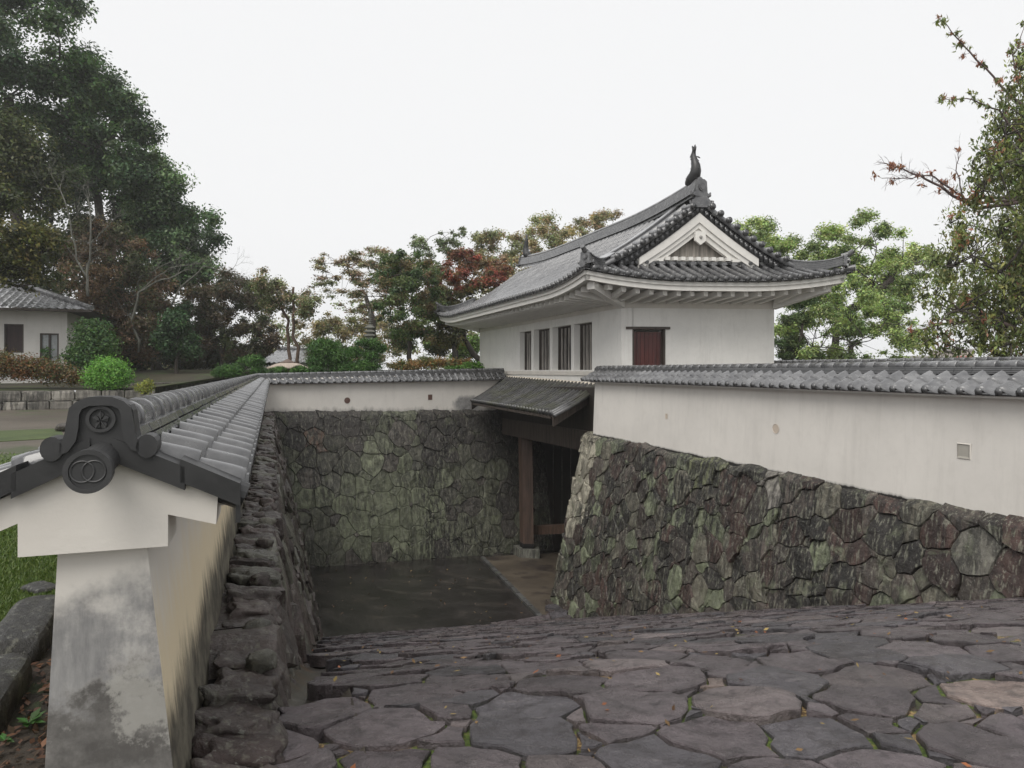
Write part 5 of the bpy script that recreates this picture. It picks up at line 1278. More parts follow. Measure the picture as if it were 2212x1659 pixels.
OV = {
 "thin tree with two slanting": dict(blobs=fill([(552, 580), (575, 585), (610, 610), (640, 600), (690, 640), (695, 668), (660, 690), (640, 720), (615, 680), (575, 680), (560, 640)], 36, 41, (12, 26), (5, 9), 1, 1.2), nclump=200, rc=0.7, nleaf=17000, size=.12),
 "airy pinkish brown": dict(blobs=fill([(678, 560), (720, 540), (760, 545), (800, 530), (870, 540), (905, 570), (890, 620), (860, 660), (820, 690), (770, 690), (700, 660), (672, 620), (690, 590)], 42, 83, (12, 34), (4, 8), 2, 3), nclump=360, rc=0.65, nleaf=24000, size=.13),
 "low olive brown": dict(blobs=fill([(650, 700), (700, 680), (780, 670), (850, 690), (880, 750), (850, 790), (660, 790), (640, 740)], 50, 57, (14, 34), (6, 13), 3, 3), nclump=240, rc=.5, nleaf=26000, size=.15),
 "pale grey green wispy": dict(blobs=fill([(890, 500), (915, 510), (930, 545), (950, 500), (985, 485), (1015, 500), (1010, 550), (980, 590), (910, 590)], 46, 38, (8, 18), (4, 9), 4, 2), nclump=150, rc=.6, nleaf=9000, size=.14),
 "dense dark green tree": dict(blobs=fill([(840, 560), (870, 540), (905, 545), (940, 580), (960, 650), (955, 740), (900, 760), (850, 740), (815, 670), (820, 610)], 34, 70, (16, 34), (9, 17), 5, 2.2), nclump=240, rc=.5, nleaf=46000, size=.12),
 "maple with a brick red": dict(blobs=fill([(925, 610), (950, 590), (980, 560), (1003, 535), (1030, 550), (1060, 570), (1105, 575), (1090, 610), (1040, 620), (1000, 635), (940, 650)], 38, 54, (12, 30), (6, 12), 6, 2), nclump=200, rc=.5, nleaf=36000, size=.12),
 "shadowy green maple": dict(blobs=fill([(930, 640), (1000, 620), (1060, 610), (1080, 640), (1030, 680), (1020, 700), (960, 770), (920, 740)], 39.5, 54, (16, 34), (9, 16), 7, 2), nclump=150, rc=.5),
 "yellow brown tree behind": dict(blobs=fill([(1015, 520), (1050, 500), (1080, 490), (1110, 500), (1150, 475), (1180, 465), (1230, 490), (1230, 560), (1150, 600), (1040, 600)], 50, 73, (16, 34), (7, 13), 8, 3), nclump=260, rc=.55, nleaf=40000),
 "reddish brown tree whose": dict(blobs=fill([(1200, 520), (1230, 490), (1250, 475), (1285, 470), (1310, 455), (1338, 460), (1350, 510), (1330, 600), (1200, 600)], 52, 54, (14, 30), (7, 13), 9, 3), nclump=200, rc=.55, nleaf=24000),
 "light green tree whose crown": dict(blobs=fill([(1570, 485), (1600, 468), (1650, 480), (1700, 505), (1740, 545), (1760, 600), (1640, 620), (1560, 560)], 38, 48, (20, 40), (7, 15), 10, 2.5), nclump=240, rc=.5, nleaf=30000),
 "tallest light green": dict(blobs=fill([(1735, 520), (1790, 480), (1830, 462), (1880, 460), (1930, 490), (1960, 515), (2010, 540), (2040, 600), (2010, 650), (1940, 680), (1870, 670), (1800, 620), (1760, 590)], 36, 83, (18, 42), (7, 15), 11, 3), nclump=360, rc=.5, nleaf=52000),
 "lower light green tree": dict(blobs=fill([(1700, 640), (1780, 610), (1860, 620), (1960, 660), (1985, 720), (1980, 775), (1700, 775), (1680, 700)], 32, 73, (18, 44), (8, 16), 12, 3), nclump=320, rc=.5, nleaf=50000),
 "large drooping tree": dict(blobs=fill([(2240, 60), (2235, 800), (1990, 775), (1985, 740), (2035, 710), (2000, 660), (1985, 610), (2010, 560), (2060, 530), (2040, 480), (2080, 430), (2105, 400), (2095, 350), (2130, 300), (2150, 250), (2170, 200), (2195, 140)], 18, 160, (16, 38), (18, 42), 13, 2) + [pb(2300, 300, 90, 160, 18.5), pb(2300, 600, 90, 200, 18.5)], nclump=700, rc=.55, nleaf=120000),
 "dark maple with reddish": dict(blobs=fill([(400, 600), (440, 590), (480, 585), (520, 610), (545, 600), (570, 620), (590, 680), (600, 740), (560, 780), (420, 780), (380, 700)], 45, 96, (16, 38), (8, 16), 14, 3), nclump=260, rc=.55),
 "grey green evergreen, rightmost": dict(blobs=fill([(270, 380), (330, 325), (375, 385), (400, 435), (445, 470), (462, 520), (450, 560), (400, 600), (300, 640), (260, 520)], 48, 67, (28, 60), (18, 34), 15, 3), nclump=220, rc=.5, nleaf=64000),
 "bright topped evergreen": dict(blobs=fill([(140, 170), (200, 150), (262, 180), (285, 215), (300, 265), (330, 310), (330, 380), (260, 420), (130, 420), (110, 260)], 46, 60, (30, 64), (20, 38), 16, 3), nclump=220, rc=.5, nleaf=64000),
 "tallest dark evergreen": dict(blobs=fill([(-120, -200), (60, -220), (140, -60), (180, 20), (205, 100), (190, 160), (120, 240), (-100, 260)], 44, 54, (40, 80), (28, 50), 17, 3), nclump=220, rc=.5, nleaf=64000),
 "dull brown leaved": dict(blobs=fill([(150, 520), (230, 470), (300, 520), (350, 580), (370, 660), (330, 760), (180, 780), (130, 700)], 40, 80, (22, 48), (14, 28), 18, 2.5), nclump=300, rc=.5),
 "shaded evergreen filling": dict(blobs=fill([(60, 400), (200, 330), (340, 420), (430, 600), (440, 760), (60, 760)], 52, 80, (30, 60), (22, 40), 19, 3), nclump=240, rc=.5, nleaf=50000),
}
def leaves(clumps, n, size, pal, rs, flat=0.6, aspect=0.5, droop=0.0, jit=0.22, updn=0.5):
    """clumps: (center, radius, palette index)"""
    K = len(clumps); C = np.array([c[0] for c in clumps], dtype=np.float64); Rr = np.array([c[1] for c in clumps]); 
    w_ = Rr ** 2; idx = rs.choice(K, n, p=w_ / w_.sum())
    d = rs.normal(size=(n, 3)); d /= np.linalg.norm(d, axis=1)[:, None] + 1e-9
    rad_ = np.minimum(np.abs(rs.normal(size=n)) * 0.62, 0.85 + 0.2 * rs.random(n))
    off = d * rad_[:, None] * Rr[idx][:, None]; off[:, 2] *= flat
    P = C[idx] + off
    nrm = d * 0.6 + rs.normal(size=(n, 3)) * 0.55; nrm[:, 2] += updn; nrm /= np.linalg.norm(nrm, axis=1)[:, None]
    t = rs.normal(size=(n, 3)); t[:, 2] -= droop; u = t - nrm * (t * nrm).sum(1)[:, None]
    if droop > 1: u = t.copy()
    u /= np.linalg.norm(u, axis=1)[:, None] + 1e-9
    v = np.cross(nrm, u); v /= np.linalg.norm(v, axis=1)[:, None] + 1e-9
    s = size * (0.6 + 0.8 * rs.random(n)); L = s[:, None]; Wd = (s * aspect)[:, None]
    V = np.empty((n, 4, 3)); V[:, 0] = P - u * L * .5; V[:, 1] = P + v * Wd * .5 + nrm * s[:, None] * .06; V[:, 2] = P + u * L * .5; V[:, 3] = P - v * Wd * .5 + nrm * s[:, None] * .06
    pidx = np.array([c[2] for c in clumps]); pal_ = np.array(pal); lum = np.array([c[3] for c in clumps])
    col = 1.75 * pal_[pidx[idx]] * lum[idx][:, None] * (1 + jit * rs.normal(size=(n, 1))).clip(0.4, 1.8)
    col = col * (1 + 0.08 * rs.normal(size=(n, 3)))
    Cc = np.repeat(col.clip(0.002, 0.8), 4, axis=0)
    return V.reshape(-1, 3), np.arange(n * 4).reshape(-1, 4), Cc
def limb(mb, a, b, r0, r1, rnd, sag=0.12, n=6, k=7):
    a = Vector(a); b = Vector(b); L = (b - a).length; o1 = Vector((rnd.gauss(0, 1), rnd.gauss(0, 1), rnd.gauss(0.5, 0.6))) * L * sag
    pts = []
    for i in range(n + 1):
        t = i / n; p = a.lerp(b, t) + o1 * math.sin(math.pi * t) + Vector((rnd.gauss(0, 1), rnd.gauss(0, 1), rnd.gauss(0, 1))) * L * 0.015 * (0 < i < n); pts.append(p)
    mb.tube(pts, [lerp(r0, r1, i / n) for i in range(n + 1)], k); return pts
def tree(name, label, cat, base, blobs, nleaf, size, pal, seed, trunk_r=0.25, nclump=26, rc=0.28, bark='bark', group=None, flat=0.75, droop=0.0, aspect=0.55, lum=(0.5, 1.55), forks=3, branch_r=0.35, mat='leaf', trunks=None, surf=0.5, palw=None, updn=0.5, twigs=True):
    for k_, o_ in OV.items():
        if label and label.startswith(k_): blobs = o_['blobs']; nclump = o_.get('nclump', nclump); rc = o_.get('rc', rc); nleaf = o_.get('nleaf', nleaf); size = o_.get('size', size)
    rnd = random.Random(seed); rs = np.random.RandomState(seed); base = Vector(base)
    g = G(name, base, label, cat, group)
    cl = []; tot = sum(b[1] * b[3] for b in blobs)
    for bi, (c, rx, ry, rz_) in enumerate(blobs):
        k = max(2, int(nclump * rx * rz_ / tot))
        for _ in range(k):
            d = Vector((rnd.gauss(0, 1), rnd.gauss(0, 1), rnd.gauss(0, 1))).normalized(); q = rnd.random() ** surf
            m = min(rx, rz_, ry) if len(blobs) < 16 else 0.5 * (rx + rz_); r = rnd.uniform(0.7, 1.3) * rc * 1.75 * m
            p = c + Vector((d.x * max(rx * .3, rx - r * .75) * q, d.y * max(ry * .3, ry - r * .75) * q, d.z * max(rz_ * .3, rz_ - r * .6) * q))
            pi_ = rnd.choices(range(len(pal)), palw)[0] if palw else min(len(pal) - 1, int(rnd.random() * len(pal)))
            cl.append((p, r, pi_, rnd.uniform(*lum)))
    V, Fq, C = leaves(cl, nleaf, size, pal, rs, flat, aspect, droop, updn=updn)
    loc = np.array(base); 
    ob = np_mesh("crown", V, Fq, C, MT[mat], g.o); ob.matrix_parent_inverse = g.inv
    mb = MB(); cm = sum((b[0] for b in blobs), Vector()) / len(blobs)
    tr = trunks or [(base, Vector((lerp(base.x, cm.x, .6), lerp(base.y, cm.y, .6), lerp(base.z, cm.z, 0.75))))]
    tops = []
    for (a, b) in tr:
        pts = limb(mb, a, b, trunk_r * .75, trunk_r * 0.45, rnd, 0.05, 8, 9); tops += pts[4:]
    hubs = []
    for bi, (c, rx, ry, rz_) in enumerate(blobs):
        if len(blobs) > 60 and bi % 5: continue
        st = min(tops + hubs[::3] if len(blobs) > 20 else tops, key=lambda p: (p - c).length + abs(p.z - c.z) * .3); e = c - Vector((0, 0, rz_ * 0.35))
        pts = limb(mb, st, e, trunk_r * (0.36 if len(blobs) < 12 else 0.11), trunk_r * (0.12 if len(blobs) < 12 else 0.03), rnd, 0.14, 6, 6); hubs += pts[2:]
    if twigs:
        for (p, r, _, _) in cl[::2]:
            h = min(hubs, key=lambda q: (q - p).length); limb(mb, h, p, min(0.03, trunk_r * 0.07), 0.006, rnd, 0.12, 4, 4)
    g.part("trunk", mb, MT[bark], smooth=True)
    return g
def hang(p, z): return Vector((p[0], p[1], z))
EV = [(0.028, 0.052, 0.02), (0.04, 0.072, 0.024), (0.022, 0.042, 0.018), (0.055, 0.088, 0.03)]
EVg = [(0.04, 0.064, 0.032), (0.027, 0.048, 0.024), (0.06, 0.09, 0.042)]
BR = [(0.06, 0.04, 0.024), (0.045, 0.034, 0.02), (0.08, 0.052, 0.03), (0.035, 0.04, 0.018)]
MP = [(0.045, 0.036, 0.022), (0.032, 0.034, 0.018), (0.06, 0.042, 0.025), (0.04, 0.05, 0.02)]
# --- tall evergreens on the left
GE = "tall evergreens at the left edge"
tree("evergreen_tree", "tallest dark evergreen tree, cut by the upper left corner of the picture", "tree", hang(U(20, 0, 44), 0), [pb(40, -40, 150, 110, 44), pb(120, 70, 80, 90, 44), pb(50, 190, 120, 100, 43), pb(-120, 100, 120, 220, 45), pb(150, 130, 55, 60, 44)], 60000, 0.24, EVg + EV[:2], 1, 0.6, 170, 0.3, group=GE)
tree("evergreen_tree", "bright topped evergreen just right of the tallest one, its crown stepping down towards the sky", "tree", hang(U(200, 0, 46), 0), [pb(205, 215, 75, 75, 46), pb(250, 290, 75, 70, 46), pb(180, 320, 90, 90, 46), pb(285, 350, 55, 60, 46), pb(130, 270, 70, 60, 45)], 60000, 0.23, EV + EVg, 2, 0.55, 170, 0.28, group=GE)
tree("evergreen_tree", "grey green evergreen, rightmost of the tall group, above the leaning bare branches", "tree", hang(U(340, 0, 48), 0), [pb(330, 400, 60, 70, 48), pb(385, 480, 70, 75, 48), pb(300, 470, 80, 90, 49), pb(415, 545, 42, 45, 48), pb(350, 570, 75, 60, 49), pb(395, 430, 30, 30, 48)], 60000, 0.22, EVg + EV[:2], 3, 0.5, 170, 0.28, group=GE)
tree("evergreen_tree", "olive evergreen hanging over the roof of the white house", "tree", hang(U(-190, 0, 30), -0.5), [pb(20, 540, 125, 90, 30), pb(90, 520, 55, 65, 30), pb(-20, 450, 80, 70, 30), pb(60, 600, 80, 45, 30), pb(-90, 380, 90, 150, 32)], 42000, 0.17, [(0.045, 0.05, 0.014), (0.028, 0.036, 0.012), (0.065, 0.062, 0.018)], 4, 0.4, 170, 0.27, group=GE)
tree("evergreen_tree", "dark evergreen behind the olive one, half way up the left edge", "tree", hang(U(-120, 0, 40), -0.5), [pb(20, 330, 110, 110, 40), pb(90, 400, 70, 90, 40), pb(-80, 250, 90, 90, 40), pb(20, 420, 80, 60, 40)], 46000, 0.21, [(0.03, 0.04, 0.014), (0.05, 0.056, 0.018), (0.022, 0.03, 0.012)], 5, 0.5, 140, 0.3, group=GE)
tree("evergreen_tree", "shaded evergreen filling the middle of the left group, behind the bare white limbs", "tree", hang(U(200, 0, 50), -0.5), [pb(190, 430, 110, 90, 51), pb(240, 540, 120, 100, 51), pb(120, 600, 110, 90, 51), pb(330, 640, 120, 90, 52)], 32000, 0.3, [(0.02, 0.028, 0.012), (0.03, 0.04, 0.016)], 6, 0.5, 70, 0.35, group=GE)
# brown reddish tree
tree("autumn_tree", "dull brown leaved tree in front of the tall evergreens, with twisting limbs", "tree", hang(U(250, 0, 40), -0.5), [pb(205, 590, 65, 65, 40), pb(270, 660, 80, 70, 40), pb(190, 700, 70, 60, 40), pb(300, 600, 60, 40, 40), pb(230, 500, 70, 50, 41), pb(240, 760, 80, 40, 39)], 60000, 0.15, BR, 7, 0.3, 300, 0.24, bark='barkr')
tree("maple_tree", "dark maple with reddish tips right of the tall evergreens", "tree", hang(U(480, 0, 45), -0.8), [pb(440, 650, 60, 60, 45), pb(520, 670, 70, 60, 45), pb(480, 730, 90, 50, 45), pb(560, 720, 55, 50, 45), pb(400, 700, 50, 60, 46), pb(490, 610, 35, 30, 45), pb(545, 630, 30, 25, 45)], 60000, 0.16, MP, 8, 0.3, 300, 0.22, lum=(0.7, 1.15))
tree("evergreen_tree", "small deep green tree between the brown tree and the dark maple", "tree", hang(U(385, 0, 38), -0.8), [pb(380, 690, 42, 55, 38), pb(360, 740, 40, 40, 38), pb(405, 745, 35, 40, 38)], 15000, 0.16, [(0.028, 0.055, 0.022), (0.018, 0.038, 0.016)], 9, 0.15, 40, 0.33)
# undergrowth darkening the foot of the trees
tree("dark_shrub", "dark shrubs massed under the brown tree, right of the light green round bush", "shrub", hang(U(330, 0, 42), -0.6), [pb(300, 770, 70, 40, 42), pb(400, 780, 60, 30, 44), pb(470, 780, 70, 30, 46), pb(560, 770, 50, 30, 50)], 20000, 0.2, [(0.018, 0.026, 0.012), (0.03, 0.032, 0.016)], 10, 0.1, 60, 0.4)
# bare pale tree
def branchy(mb, p, d, L, r, dep, rnd, spread=0.55, up=0.1, tips=None):
    d = d.normalized(); q = p + d * L; mid = p.lerp(q, .5) + Vector((rnd.gauss(0, 1), rnd.gauss(0, 1), rnd.gauss(0, 1))) * L * 0.06
    mb.tube([p, mid, q], [r, r * .85, r * .68], 6 if dep > 2 else 4, caps=False)
    if tips is not None and dep <= 2: tips.append((q, L)); 
    if dep == 0: return
    for _ in range(2 if rnd.random() < .6 else 3):
        nd = d + Vector((rnd.gauss(0, spread), rnd.gauss(0, spread), rnd.gauss(up, spread))); branchy(mb, q, nd, L * rnd.uniform(.62, .9), r * rnd.uniform(0.5, 0.66), dep - 1, rnd, spread, up, tips)
def baretree(label, segs, seed, mat='barkp', name="bare_tree", base=None, dep=4):
    rnd = random.Random(seed); mb = MB(); g = G(name, base, label, "tree")
    for (pts, r0, r1, dp) in segs:
        P = [U(*q) for q in pts]; n = len(P)
        fine = []
        for i in range(n - 1):
            for k in range(3): fine.append(P[i].lerp(P[i + 1], k / 3) + Vector((rnd.gauss(0, 1), 0, rnd.gauss(0, 1))) * (0.04 if k else 0))
        fine.append(P[-1]); mb.tube(fine, [0.55 * lerp(r0, r1, i / (len(fine) - 1)) for i in range(len(fine))], 7)
        d = (P[-1] - P[-2]).normalized(); L = (P[-1] - P[-2]).length
        for _ in range(3): branchy(mb, P[-1], d + Vector((rnd.gauss(0, .4), rnd.gauss(0, .4), rnd.gauss(0.1, .4))), L * 0.4, r1 * .4, dp, rnd)
        for i in range(1, n - 1):
            branchy(mb, P[i], (P[i] - P[i - 1]).normalized() + Vector((rnd.gauss(0, .8), rnd.gauss(0, .5), rnd.gauss(0.5, .5))), L * 0.4, r1 * .35, dp, rnd)
    g.part("limbs", mb, MT[mat], smooth=True); return g
Yb = 36
baretree("leafless tree with pale forking trunk standing out against the evergreens", [([(190, 640, Yb), (188, 590, Yb), (195, 550, Yb), (196, 480, Yb), (190, 430, Yb)], .13, .06, 4), ([(188, 600, Yb), (165, 560, Yb), (152, 480, Yb), (130, 410, Yb)], .10, .05, 4), ([(196, 530, Yb), (215, 505, Yb), (240, 480, Yb)], .06, .04, 3)], 21, base=hang(U(190, 700, Yb), -0.6))
baretree("leaning bare branches reaching right over the dark maple into the sky", [([(300, 760, 38), (285, 690, 38), (300, 630, 38), (335, 610, 38), (380, 595, 38)], .14, .07, 4), ([(370, 660, 38), (390, 620, 38), (440, 575, 38), (490, 585, 38)], .10, .04, 4), ([(290, 640, 38), (330, 605, 38), (365, 580, 38), (420, 570, 38)], .08, .04, 4), ([(300, 600, 38), (340, 580, 38), (390, 555, 38)], .06, .03, 3)], 22, base=hang(U(300, 760, 38), -0.6))
# --- middle: thin trees behind the back wall
CH = [(0.17, 0.13, 0.09), (0.13, 0.14, 0.08), (0.19, 0.135, 0.105), (0.11, 0.12, 0.065)]
GC = "sparse autumn trees behind the back wall"
tree("cherry_tree", "thin tree with two slanting trunks and sparse brownish leaves, left of the other autumn trees", "tree", hang(U(640, 0, 36), -1), [pb(600, 635, 40, 28, 36), pb(570, 605, 22, 18, 36), pb(650, 640, 45, 30, 36), pb(640, 680, 45, 20, 36), pb(600, 660, 30, 20, 36), pb(695, 655, 25, 15, 36), pb(625, 612, 20, 14, 36)], 15000, 0.11, CH[:2] + [(0.06, 0.07, 0.03)] * 2, 31, 0.13, 220, 0.22, trunks=[(U(645, 800, 36), U(634, 620, 36)), (U(623, 800, 36), U(596, 630, 36))], bark='barkr', group=GC)
tree("cherry_tree", "airy pinkish brown tree with a fanned crown in the middle of the picture", "tree", hang(U(795, 0, 42), -1), [pb(760, 600, 70, 35, 42), pb(830, 560, 55, 25, 42), pb(720, 570, 40, 20, 42), pb(800, 640, 60, 35, 42), pb(870, 590, 40, 30, 42), pb(720, 640, 45, 30, 42)], 26000, 0.11, CH, 32, 0.26, 420, 0.20, trunks=[(U(800, 790, 42), U(790, 640, 42))], group=GC, updn=1.0, flat=0.4)
tree("cherry_tree", "low olive brown tree behind the clipped pines", "tree", hang(U(730, 0, 50), -1), [pb(700, 710, 60, 30, 50), pb(780, 700, 60, 35, 50), pb(740, 740, 90, 35, 50), pb(840, 730, 50, 40, 50)], 30000, 0.14, [(0.12, 0.11, 0.05), (0.16, 0.13, 0.07), (0.09, 0.1, 0.045)], 33, 0.2, 260, 0.26, group=GC)
tree("broadleaf_tree", "dense dark green tree beside the red maple", "tree", hang(U(892, 0, 34), -1.2), [pb(880, 600, 60, 45, 34), pb(900, 660, 70, 50, 34), pb(850, 660, 40, 45, 34), pb(910, 720, 60, 45, 34), pb(900, 555, 40, 28, 34), pb(930, 610, 40, 40, 34)], 44000, 0.12, [(0.04, 0.065, 0.022), (0.028, 0.048, 0.018), (0.065, 0.085, 0.03), (0.09, 0.07, 0.035)], 34, 0.2, 200, 0.25, lum=(.6, 1.4))
tree("broadleaf_tree", "pale grey green wispy tree rising behind the dense green one", "tree", hang(U(960, 0, 46), -1.2), [pb(925, 520, 25, 28, 46), pb(980, 520, 34, 32, 46), pb(955, 560, 50, 30, 46), pb(905, 520, 14, 18, 46)], 16000, 0.12, [(0.11, 0.13, 0.07), (0.08, 0.1, 0.055)], 35, 0.2, 200, 0.24)
tree("red_maple", "maple with a brick red top fading to green, left of the tower roof", "tree", hang(U(990, 0, 38), -1.2), [pb(1010, 570, 45, 32, 38), pb(1050, 590, 50, 26, 38), pb(960, 610, 50, 35, 38), pb(1005, 545, 18, 14, 38), pb(1085, 580, 22, 16, 38)], 36000, 0.12, [(0.17, 0.05, 0.035), (0.12, 0.055, 0.033), (0.10, 0.075, 0.04)], 36, 0.2, 180, 0.25, updn=0.9)
tree("green_maple", "shadowy green maple under the red one, its limb slanting behind the tower corner", "tree", hang(U(1000, 0, 39), -1.2), [pb(1000, 650, 70, 40, 39.5), pb(950, 680, 60, 45, 39.5), pb(1030, 720, 40, 30, 39.5), pb(1045, 620, 50, 30, 39.5), pb(960, 740, 60, 35, 40)], 24000, 0.17, [(0.04, 0.052, 0.02), (0.06, 0.06, 0.026), (0.09, 0.08, 0.03)], 37, 0.24, 80, 0.33, trunks=[(hang(U(985, 0, 39), -1.2), U(980, 690, 39)), (U(1040, 790, 39), U(990, 700, 39))])
YB = [(0.20, 0.165, 0.09), (0.16, 0.165, 0.085), (0.20, 0.145, 0.095), (0.13, 0.145, 0.075)]
tree("autumn_tree", "yellow brown tree behind the far end of the tower roof", "tree", hang(U(1100, 0, 50), -1.2), [pb(1090, 530, 65, 40, 50), pb(1150, 510, 60, 45, 50), pb(1060, 560, 50, 40, 50), pb(1190, 520, 50, 40, 50), pb(1100, 590, 80, 40, 50)], 42000, 0.15, YB, 38, 0.3, 300, 0.24)
tree("autumn_tree", "reddish brown tree whose top shows above the middle of the tower ridge", "tree", hang(U(1270, 0, 52), -1.2), [pb(1290, 490, 45, 32, 52), pb(1240, 510, 50, 35, 52), pb(1320, 480, 25, 22, 52), pb(1260, 560, 90, 50, 52)], 30000, 0.15, YB[:1] + YB[2:], 39, 0.3, 240, 0.24)
# bushes and clipped pines
PG_ = [(0.032, 0.075, 0.016), (0.045, 0.095, 0.022), (0.024, 0.055, 0.014)]
def pine(label, base, pads, n, seed, Y):
    return tree("clipped_pine", label, "pine", base, [pb(x, y, rx, ry, Y, rx * Y / F * 0.8) for x, y, rx, ry in pads], n, 0.16, PG_, seed, 0.1, 20 * len(pads), 0.75, group="clipped pines behind the back wall", flat=0.75, aspect=0.14, mat='needle', updn=0.2, lum=(.8, 1.2), surf=0.7)
pine("clipped pine with low flat pads, left of the pale lantern roof", hang(U(520, 0, 30), -1.4), [(545, 780, 36, 12), (500, 801, 42, 13), (470, 806, 22, 9), (560, 800, 30, 9)], 16000, 41, 30)
pine("small clipped pine pads in front of the pale lantern roof", hang(U(640, 0, 26.5), -1.4), [(600, 800, 24, 7), (645, 800, 24, 8), (682, 800, 22, 8)], 8000, 42, 26.5)
pine("large clipped pine with a domed top, right of the pale lantern roof", hang(U(710, 0, 29), -1.4), [(700, 752, 44, 20), (735, 770, 32, 18), (690, 780, 42, 18), (745, 793, 50, 14)], 24000, 43, 29)
pine("clipped pine with stepped pads in front of the stone pagoda", hang(U(800, 0, 30), -1.4), [(795, 742, 34, 11), (820, 752, 24, 10), (765, 760, 30, 12), (800, 768, 28, 11), (790, 792, 45, 14)], 18000, 44, 30)
def bush(label, name, blobs, n, size, pal, seed, Y, cat="bush", group=None, aspect=0.6):
    return tree(name, label, cat, hang(blobs[0][0], min(b[0].z - b[3] for b in blobs)), blobs, n, size, pal, seed, 0.05, 26 * len(blobs), 0.55, group=group, flat=0.8, aspect=aspect, surf=0.35, lum=(.85, 1.15), twigs=False)
bush("rounded light green bush at the end of the brown hedge", "round_bush", [pb(232, 806, 50, 40, 28), pb(215, 815, 40, 30, 28), pb(255, 815, 28, 30, 28)], 26000, 0.075, [(0.075, 0.17, 0.028), (0.095, 0.2, 0.035), (0.055, 0.13, 0.022)], 51, 28)
bush("long clipped azalea hedge turned rusty brown, in front of the white house", "azalea_hedge", [pb(-60, 790, 60, 45, 27.5), pb(0, 785, 55, 36, 27.5), pb(60, 795, 55, 32, 27.8), pb(110, 802, 50, 30, 28), pb(155, 812, 36, 24, 28)], 42000, 0.085, [(0.10, 0.045, 0.018), (0.075, 0.05, 0.018), (0.05, 0.052, 0.018)], 52, 28, "hedge")
bush("dark leafy shrub beside the house corner, above the light green bush", "broadleaf_shrub", [pb(175, 770, 38, 32, 30), pb(200, 725, 38, 42, 31), pb(225, 745, 30, 32, 31), pb(100, 770, 14, 24, 30)], 16000, 0.12, [(0.025, 0.055, 0.018), (0.04, 0.075, 0.02)], 53, 30, "shrub")
bush("small yellow green shrub in front of the mossy rubble wall", "yellow_shrub", [pb(312, 838, 22, 14, 27), pb(320, 828, 12, 10, 27)], 3500, 0.07, [(0.15, 0.16, 0.03), (0.1, 0.11, 0.03)], 54, 27, "shrub")
bush("brown azalea mound at the foot of the dark green tree", "azalea_hedge", [pb(880, 790, 45, 16, 31), pb(930, 782, 42, 16, 31.5), pb(990, 785, 40, 14, 32)], 14000, 0.08, [(0.15, 0.085, 0.03), (0.11, 0.08, 0.03), (0.07, 0.08, 0.025)], 55, 31, "hedge")
bush("bright green bush beside the far corner of the white tower", "round_bush", [pb(1020, 794, 28, 14, 30.5), pb(985, 797, 40, 8, 30)], 8000, 0.09, [(0.06, 0.12, 0.025), (0.045, 0.09, 0.02)], 56, 30)
tree("green_maple", "light green thin tree seen just left of the tower wall", "tree", hang(U(1025, 0, 42), -1.2), [pb(1015, 745, 30, 35, 44), pb(990, 760, 30, 25, 44)], 7000, 0.17, [(0.10, 0.15, 0.04), (0.07, 0.11, 0.03)], 57, 0.1, 40, 0.35)
# distant backing wood
tree("far_wood", None, None, hang(U(600, 0, 75), -1), [pb(300, 770, 160, 40, 75), pb(520, 780, 90, 30, 75)] + fill([(545, 715), (600, 690), (680, 650), (760, 640), (850, 650), (950, 630), (1060, 620), (1060, 795), (545, 795)], 72, 60, (22, 50), (10, 22), 77, 4), 52000, 0.3, [(0.13, 0.125, 0.07), (0.10, 0.12, 0.06), (0.15, 0.12, 0.08)], 58, 0.12, 300, 0.5, twigs=False)
# --- right: light green trees behind the tower
LG = [(0.18, 0.225, 0.085), (0.135, 0.175, 0.062), (0.23, 0.27, 0.11), (0.085, 0.12, 0.045)]
GR_ = "light green trees right of the tower"
tree("camphor_tree", "light green tree whose crown just clears the right slope of the tower roof", "tree", hang(U(1640, 0, 38), -2), [pb(1625, 495, 50, 26, 38), pb(1680, 520, 45, 24, 38), pb(1720, 560, 50, 30, 38), pb(1590, 500, 30, 20, 38), pb(1640, 560, 80, 40, 38)], 30000, 0.13, LG, 61, 0.3, 240, 0.26, group=GR_)
tree("camphor_tree", "tallest light green tree, between the upturned roof corner and the dark weeping tree", "tree", hang(U(1860, 0, 36), -2), [pb(1830, 505, 60, 34, 36), pb(1890, 500, 50, 34, 36), pb(1780, 535, 45, 30, 36), pb(1950, 545, 55, 35, 36), pb(1850, 570, 60, 30, 36), pb(1900, 640, 70, 40, 36), pb(1960, 620, 40, 30, 36)], 60000, 0.13, LG, 62, 0.34, 420, 0.23, group=GR_, trunks=[(hang(U(1790, 0, 36), -2), U(1810, 690, 36)), (U(1810, 690, 36), U(1930, 600, 36))])
tree("camphor_tree", "lower light green tree just above the second wall ridge", "tree", hang(U(1850, 0, 32), -2), [pb(1860, 700, 70, 35, 32), pb(1800, 740, 60, 30, 32), pb(1900, 750, 60, 25, 32), pb(1830, 650, 40, 28, 32), pb(1940, 700, 40, 25, 32), pb(1760, 690, 50, 30, 32), pb(1960, 745, 50, 22, 32), pb(1720, 700, 40, 40, 33)], 45000, 0.12, LG[:2] + LG[3:], 63, 0.26, 300, 0.25, group=GR_)
tree("pine_tree", "dark old pine with crooked limbs close to the tower wall", "pine", hang(U(1700, 0, 30), -2), [pb(1715, 690, 45, 22, 30), pb(1740, 650, 45, 22, 30), pb(1710, 740, 50, 20, 30), pb(1750, 765, 50, 18, 30), pb(1690, 770, 30, 18, 30)], 22000, 0.17, [(0.03, 0.05, 0.018), (0.045, 0.065, 0.022)], 64, 0.24, 70, 0.4, aspect=0.16, mat='needle', bark='bark')
